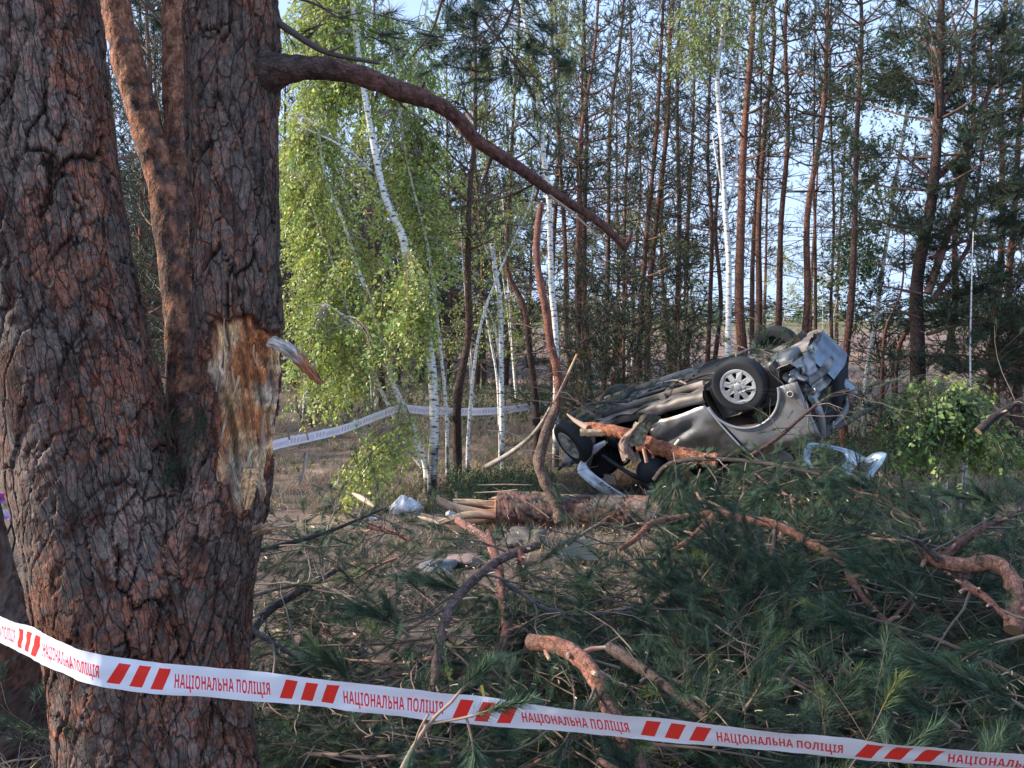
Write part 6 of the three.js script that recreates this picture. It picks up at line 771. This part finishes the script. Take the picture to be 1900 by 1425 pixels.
  // long fresh sprays at lower right, each traced
  const spray = (label, a, d, n, sc, group) => { const c = curve(pxPath(a, d), 24), o = c[12].clone(), t = thing('pine_spray', label, 'bough', o, group), b = new MB(o), R = rng(a[0][0] | 0), L = []; b.tube(c, (f) => 0.007 - 0.004 * f, 5, () => [0.2, 0.15, 0.1]); b.build('twig', M.twig, t); for (let k = 0; k < n; k++) { const i = Math.floor(lerp(2, 23, R())), dd = c[i + 1].clone().sub(c[i]).normalize().multiplyScalar(1).add(dirOf(R).multiplyScalar(0.45)).normalize(); L.push([c[i].clone().sub(o), dd, sc * (0.8 + R() * 0.4), R() * TAU]); } scatter(SHOOTB, M.needle, L, 'needles', t, needleTint(R, 1.1)); };
  spray('long pale green pine spray sweeping up from the lower right corner', [[1930, 1330], [1840, 1280], [1760, 1245], [1690, 1222]], 2.3, 26, 0.75); spray('drooping pale pine spray left of the corner spray', [[1560, 1235], [1600, 1280], [1640, 1330], [1670, 1370]], 2.35, 20, 0.7); spray('fan of bright green needles low in the heap right of centre', [[1380, 1320], [1400, 1290], [1412, 1268]], 2.4, 12, 0.6); spray('blue-green pine spray hanging in front of the car doorway', [[1250, 840, 6.5], [1255, 890, 6.3], [1240, 960, 6.1]], 6.3, 26, 1.3); spray('blue-green pine spray drooping at the fork of the orange branches', [[1380, 915, 4.6], [1362, 950, 4.5], [1345, 985, 4.4]], 4.5, 16, 1.0);
  for (const [a, d, n, sc] of [[[[1300, 850], [1255, 875], [1222, 925]], 6.7, 26, 1.15], [[[1350, 862], [1310, 890], [1275, 945]], 6.5, 26, 1.15], [[[1420, 862], [1380, 875], [1345, 905]], 6.7, 24, 1.1], [[[1520, 872], [1475, 876], [1440, 900]], 6.8, 24, 1.1], [[[1900, 1180], [1830, 1200], [1770, 1235]], 2.6, 18, 0.75], [[[1640, 1200], [1600, 1170], [1555, 1150]], 2.9, 18, 0.8], [[[1500, 1110], [1460, 1135], [1430, 1170]], 3.2, 18, 0.85], [[[1330, 1040], [1300, 1080], [1285, 1125]], 3.7, 16, 0.9], [[[1700, 1110], [1660, 1080], [1600, 1060]], 3.2, 18, 0.85], [[[1480, 1330], [1530, 1310], [1570, 1275]], 2.35, 14, 0.65], [[[1780, 1350], [1730, 1320], [1690, 1300]], 2.2, 16, 0.65], [[[1880, 960], [1830, 930], [1780, 920]], 5.0, 18, 1.1], [[[1640, 920], [1600, 900], [1550, 900]], 5.6, 20, 1.15], [[[1480, 890], [1440, 905], [1410, 930]], 5.6, 20, 1.15], [[[1300, 870], [1290, 900], [1275, 940]], 6.2, 20, 1.2], [[[1150, 1240], [1100, 1225], [1060, 1210]], 2.7, 14, 0.7], [[[760, 1180], [720, 1150], [680, 1140]], 3.0, 16, 0.75], [[[660, 1290], [640, 1250], [600, 1225]], 2.6, 14, 0.65], [[[880, 1110], [840, 1090], [790, 1080]], 3.5, 16, 0.8]]) spray('soft blue-green pine spray lying among the boughs of the heap', a, d, n, sc, 'soft pine sprays in the heap');
  // pale spent shoots and wood chips on the heap
  { const b = new MB(), R = rng(31); for (let k = 0; k < 260; k++) { const px = lerp(600, 1900, R()), py = lerp(900, 1330, R()), d = (py < 1000 ? lerp(6.2, 4.4, (py - 860) / 140) : py < 1200 ? lerp(4.4, 2.95, (py - 1000) / 200) : lerp(2.95, 2.3, (py - 1200) / 130)) - 0.02, p = P(px, py, d), e = p.clone().add(dirOf(R).multiplyScalar(0.012 + R() * 0.028)); b.tube([p, p.clone().lerp(e, 0.5).add(V(0, 0.002, 0)), e], (f) => 0.0026 - 0.001 * f, 4, () => vary(R() < 0.7 ? [0.5, 0.5, 0.26] : [0.66, 0.52, 0.38], R, 0.2)); } b.build('spent_shoots', M.twig, scene, 'stuff'); }
  // a tangle of thin bare twigs through the whole heap
  { const b = new MB(), R = rng(35); for (let k = 0; k < 620; k++) { const px = lerp(480, 1900, Math.pow(R(), 0.8)), py = lerp(960, 1400, R()), d = (py < 1000 ? lerp(6.4, 4.6, (py - 860) / 140) : py < 1200 ? lerp(4.6, 3.1, (py - 1000) / 200) : lerp(3.1, 2.3, (py - 1200) / 200)) - 0.06 * R(), p = P(px, py, d), dir = dirOf(R, -0.1), L = 0.15 + R() * 0.4, pts = [p]; for (let j = 0; j < 5; j++) { dir.add(dirOf(R).multiplyScalar(0.55)).normalize(); const q = pts[j].clone().addScaledVector(dir, L / 5); q.y = Math.max(q.y, gh(q.x, q.z) + 0.01); pts.push(q); } b.tube(curve(pts, 9), (f) => 0.0034 - 0.002 * f, 4, () => vary(R() < 0.5 ? [0.24, 0.17, 0.12] : [0.12, 0.085, 0.07], R, 0.3)); } b.build('twig_tangle', M.twig, scene, 'stuff'); }
}
// ---------- tapes, litter, small things ----------
{
  const tapeTex = (unit, small) => { const W = 1024, H = 160, c = document.createElement('canvas'); c.width = W; c.height = H; const g = c.getContext('2d'); g.fillStyle = '#f1f2fa'; g.fillRect(0, 0, W, H);
    g.fillStyle = small ? '#dcb4c2' : '#f5332b'; for (let k = 0; k < 3; k++) { const x = 30 + k * 125, y0 = small ? 40 : 26, y1 = small ? 120 : 134; g.beginPath(); g.moveTo(x + 52, y0); g.lineTo(x + 125, y0); g.lineTo(x + 73, y1); g.lineTo(x, y1); g.fill(); }
    g.fillStyle = small ? '#dcb4c2' : '#f23440'; g.save(); g.translate(418, 120); g.scale(0.92, 1.62); g.font = '600 58px sans-serif'; const m = g.measureText('НАЦІОНАЛЬНА ПОЛІЦІЯ').width; g.scale(590 / 0.92 / m, 1); g.fillText('НАЦІОНАЛЬНА ПОЛІЦІЯ', 0, 0); g.restore();
    const t = new THREE.CanvasTexture(c); t.wrapS = THREE.RepeatWrapping; t.colorSpace = THREE.SRGBColorSpace; return t; };
  const ribbon = (name, label, pts, h, per, off, mat, rough, near) => { const c = curve(pts, 160), o = c[80].clone(), t = thing(name, label, 'tape', o), b = new MB(o); let L = 0; const rows = []; c.forEach((p, k) => { if (k) L += p.distanceTo(c[k - 1]); const tw = (near ? 0.85 * sstep(k, 60, 160) : 0) + rough * (noise(L * 3, 2, 5) * 0.25 + noise(L * 9, 7, 5) * 0.08), tg = c[Math.min(160, k + 1)].clone().sub(c[Math.max(0, k - 1)]).normalize(), up = V(0, 1, 0).addScaledVector(tg, -tg.y).normalize(), nn = tg.clone().cross(up), row = []; for (let j = 0; j <= 6; j++) { const v = j / 6; row.push(b.v(p.clone().addScaledVector(up, (v - 0.5) * h / Math.hypot(1, tw)).addScaledVector(nn, (v - 0.5) * h * tw / Math.hypot(1, tw) + rough * (0.006 * noise(L * 9, v * 2.5, 3) + 0.003 * noise(L * 30, v * 1.2, 6))), [1, 1, 1], (L + off) / per, v)); } rows.push(row); }); for (let k = 0; k < 160; k++) for (let j = 0; j < 6; j++) b.quad(rows[k][j], rows[k + 1][j], rows[k + 1][j + 1], rows[k][j + 1]); b.build('ribbon', mat, t, 'flat'); return t; };
  // near tape: passes in front of the big trunk, bends round its left edge
  const per = 0.382;
  ribbon('police_tape', 'white and red striped police tape stretched across the bottom of the view', pxPath([[-60, 1143, 2.08], [0, 1168, 1.94], [60, 1194, 1.81], [113, 1219, 1.73], [150, 1235, 1.69], [185, 1244, 1.675], [250, 1254, 1.68], [500, 1276, 1.65], [750, 1304, 1.6], [1000, 1331, 1.55], [1250, 1357, 1.46], [1500, 1382, 1.38], [1750, 1405, 1.31], [1980, 1424, 1.25]], 1.65), 0.073, per, 0.05, new THREE.MeshPhysicalMaterial({ map: tapeTex(per), roughness: 0.35, transmission: 0.1, thickness: 0, side: THREE.DoubleSide }), 1, true);
  const farMat = STD({ map: tapeTex(0.4, true), roughness: 0.5, side: THREE.DoubleSide });
  ribbon('police_tape', 'distant white tape sloping up from the big pine to the birch clump', pxPath([[440, 846, 7.2], [520, 823, 7.9], [580, 810, 8.5], [640, 795, 9.1], [700, 772, 9.8], [740, 757, 10.2]], 9), 0.1, 0.5, 0.1, farMat, 1); ribbon('police_tape', 'distant white tape running right from the birches towards the car', pxPath([[740, 757, 10.2], [800, 762, 10.8], [880, 764, 11.4], [940, 760, 12], [1000, 750, 12.6], [1040, 738, 13]], 11), 0.11, 0.5, 0.3, farMat, 1);
  // litter
  const rag = (name, label, cat, px, py, d, w, h, col, seed) => { const p = onGround(P(px, py, d), 0), t = thing(name, label, cat, p), b = new MB(p); b.grid(22, 18, (a, v) => { const th = a * TAU, r = (1 - v * v * 0.2) * (1 + 0.35 * noise(Math.cos(th) * 1.6 + seed, Math.sin(th) * 1.6, v * 2)); const y = h * Math.sin(v * Math.PI * 0.5) * (0.75 + 0.5 * noise(Math.cos(th) * 2, v * 2, seed)), rr = w * Math.cos(v * Math.PI * 0.5) * r; return V(p.x + Math.cos(th) * rr, p.y + y + 0.01, p.z + Math.sin(th) * rr * 0.7); }, (a, v) => { const n = 0.9 + noise(a * 9, v * 9, seed) * 0.25; return [col[0] * n, col[1] * n, col[2] * n]; }); b.build('crumpled_sheet', M.wood, t, 'flat'); return t; };
  rag('plastic_bag', 'crumpled white plastic bag at the foot of the birch clump', 'bag', 755, 890, 9.0, 0.21, 0.2, [0.7, 0.68, 0.72], 3); rag('plastic_wrapper', 'small bluish white wrapper on the ground left of the fallen trunk', 'wrapper', 688, 905, 8.7, 0.085, 0.05, [0.55, 0.6, 0.7], 8); rag('paper_scrap', 'small pale scrap on the moss right of the birch foot', 'paper', 835, 892, 8.8, 0.06, 0.07, [0.6, 0.58, 0.6], 12); rag('paper_scrap', 'tiny white scrap on the brown ground beside the big pine', 'paper', 498, 1208, 4.6, 0.04, 0.03, [0.6, 0.6, 0.6], 15); rag('paper_scrap', 'white scrap under the green boughs at the end of the fallen trunk', 'paper', 1248, 948, 6.4, 0.045, 0.04, [0.7, 0.7, 0.72], 19);
  { const p = onGround(P(1130, 740, 14.5), 0), g = new THREE.SphereGeometry(0.42, 32, 20), a = g.attributes.position; for (let k = 0; k < a.count; k++) { const x = a.getX(k), y = a.getY(k), z = a.getZ(k), n = 1 + noise(x * 4, y * 4, z * 4) * 0.12; a.setXYZ(k, x * n, y * n * 0.85, z * n); } g.computeVertexNormals(); const m = shadow(new THREE.Mesh(g, STD({ color: new THREE.Color(0.3, 0.29, 0.3), roughness: 0.9 }))); m.position.copy(p).add(V(0, 0.12, 0)); m.name = 'boulder'; tag(m, 'rounded grey boulder between the pines behind the car', 'boulder'); scene.add(m); }
  // wood chips and planks of the broken stem
  const chip = (label, a, d, w) => { const c = pxPath(a, d).map((q) => { const g = gh(q.x, q.z) + 0.03; return q.y < g ? V(q.x, g, q.z) : q; }), o = c[0].clone(), t = thing('wood_splinter', label, 'splinter', o), b = new MB(o), cc = curve(c, 14); b.tube(cc, (f) => w * (0.6 + 0.4 * Math.sin(f * 3.1)), 6, (f, an, p) => { const n = 0.85 + noise(p.x * 40, p.y * 40, p.z * 40) * 0.5; return [0.68 * n, 0.47 * n, 0.31 * n]; }, { cap: true, bump: (p, f, a2) => -w * 0.5 * Math.abs(Math.cos(a2)) }); b.build('splinter', M.wood, t); };
  chip('long pale wood splinter on the ground left of the fallen trunk', [[655, 915, 8.4], [675, 926, 8.2], [695, 940, 8.0]], 8.2, 0.045); chip('pale splinter lying left below the splintered trunk end', [[775, 958, 7.6], [800, 966, 7.5], [815, 972, 7.4]], 7.5, 0.035); chip('thin straight stick behind the fallen trunk, upper one', [[885, 900, 9.1], [940, 899, 9.1], [988, 900, 9.1]], 9.1, 0.014); chip('thin straight stick behind the fallen trunk, lower one', [[880, 914, 8.8], [930, 912, 8.8], [960, 908, 8.8]], 8.8, 0.016); chip('white chip of wood in the middle of the heap', [[868, 1090, 3.4], [874, 1080, 3.4], [876, 1074, 3.4]], 3.4, 0.014); chip('flat white chip below the white chip in the heap middle', [[856, 1112, 3.3], [870, 1110, 3.3], [886, 1109, 3.3]], 3.3, 0.009); chip('narrow white wood sliver right of the dark plastic plate', [[1145, 1074, 3.9], [1155, 1080, 3.9], [1168, 1084, 3.9]], 3.9, 0.014);
  { const o = P(1078, 1020, 4.5), t = thing('plastic_plate', 'dark grey-green plastic plate caught among the branches', 'plate', o), b = new MB(o), q = [[1036, 1002], [1098, 1000], [1112, 1040], [1048, 1038]]; for (const dz of [0, 0.012]) b.grid(8, 5, (a, v) => P(lerp(lerp(q[0][0], q[1][0], a), lerp(q[3][0], q[2][0], a), v), lerp(lerp(q[0][1], q[1][1], a), lerp(q[3][1], q[2][1], a), v) + dz * 60, 4.55 - 0.12 * v + dz + Math.sin(a * 3) * 0.015), () => [0.05, 0.06, 0.055]); b.build('sheet', STD({ vertexColors: true, roughness: 0.5 }), t); }
  { // grey stones and crumpled sheet metal below the plate
    const R = rng(9); for (const [px, py, d, r, l, c] of [[1062, 1048, 6.9, 0.16, 'crumpled grey metal scrap below the dark plastic plate', [0.13, 0.13, 0.14]], [975, 990, 7.6, 0.2, 'low dusty mound of soil in front of the fallen trunk', [0.13, 0.105, 0.09]], [812, 1060, 6.6, 0.12, 'bluish grey stone in the left of the heap', [0.16, 0.16, 0.17]], [860, 1045, 6.8, 0.13, 'pinkish stone at the foot of the upright reddish branch', [0.24, 0.16, 0.14]]]) { const p = onGround(P(px, py, d), r * 0.3), g = new THREE.IcosahedronGeometry(r, 5), a = g.attributes.position; for (let k = 0; k < a.count; k++) { const x = a.getX(k), y = a.getY(k), z = a.getZ(k), n = 1 + noise(x * 9 + px, y * 9, z * 9) * 0.5; a.setXYZ(k, x * n * 1.3, y * n * 0.45, z * n); } g.computeVertexNormals(); const m = shadow(new THREE.Mesh(g, STD({ color: new THREE.Color(...c), roughness: 0.9 }))); m.position.copy(p); m.name = numbered(l.includes('metal') ? 'metal_scrap' : l.includes('mound') ? 'soil_mound' : 'stone'); tag(m, l, l.includes('metal') ? 'scrap' : l.includes('mound') ? 'mound' : 'stone'); scene.add(m); }
  }
  { // pink bag at the left edge, on twigs
    const o = P(12, 940, 4.2), t = thing('pink_bag', 'pink and lilac printed plastic bag at the left edge behind the big pine', 'bag', onGround(o)), b = new MB(t.position), c = document.createElement('canvas'); c.width = 128; c.height = 128; const g = c.getContext('2d'); g.fillStyle = '#c88fd0'; g.fillRect(0, 0, 128, 128); g.fillStyle = '#e8e2ec'; g.beginPath(); g.ellipse(84, 50, 40, 34, 0.3, 0, 7); g.fill(); g.fillStyle = '#c9b26a'; g.beginPath(); g.ellipse(92, 62, 22, 12, 0.5, 0, 7); g.fill(); g.fillStyle = '#b23f9c'; g.fillRect(0, 96, 128, 32);
    b.grid(20, 14, (a, v) => P(lerp(-60, 46, a), lerp(912, 962, v) + a * 4 + noise(a * 5, v * 4, 2) * 4, 4.2 + 0.06 * noise(a * 5, v * 5, 8) + 0.05 * Math.sin(v * 3.14)), () => [1, 1, 1]); const tx = new THREE.CanvasTexture(c); tx.colorSpace = THREE.SRGBColorSpace; b.build('bag', STD({ map: tx, roughness: 0.5 }), t); const s = new MB(t.position); for (const a of [[[30, 950], [16, 985], [6, 1010]], [[20, 962], [28, 1000], [20, 1040]], [[0, 955], [-6, 1000], [-2, 1060]]]) s.tube(pxPath(a, 4.2), () => 0.006, 5, () => [0.03, 0.025, 0.022]); s.build('twigs', M.twig, t); }
  { // loose wire hanging in the sky
    const o = P(1190, 20, 4), t = thing('hanging_twig', 'thin curled bare twig dangling against the sky at the top', 'twig', o), b = new MB(o); b.tube(curve(pxPath([[1150, -30], [1175, 5], [1180, 18], [1172, 10], [1166, 2], [1180, 18], [1192, 40], [1215, 38], [1228, 10], [1230, -30]], 4), 60), () => 0.003, 5, () => [0.05, 0.04, 0.035]); b.build('twig', M.twig, t); }
}

renderer.render(scene, camera);
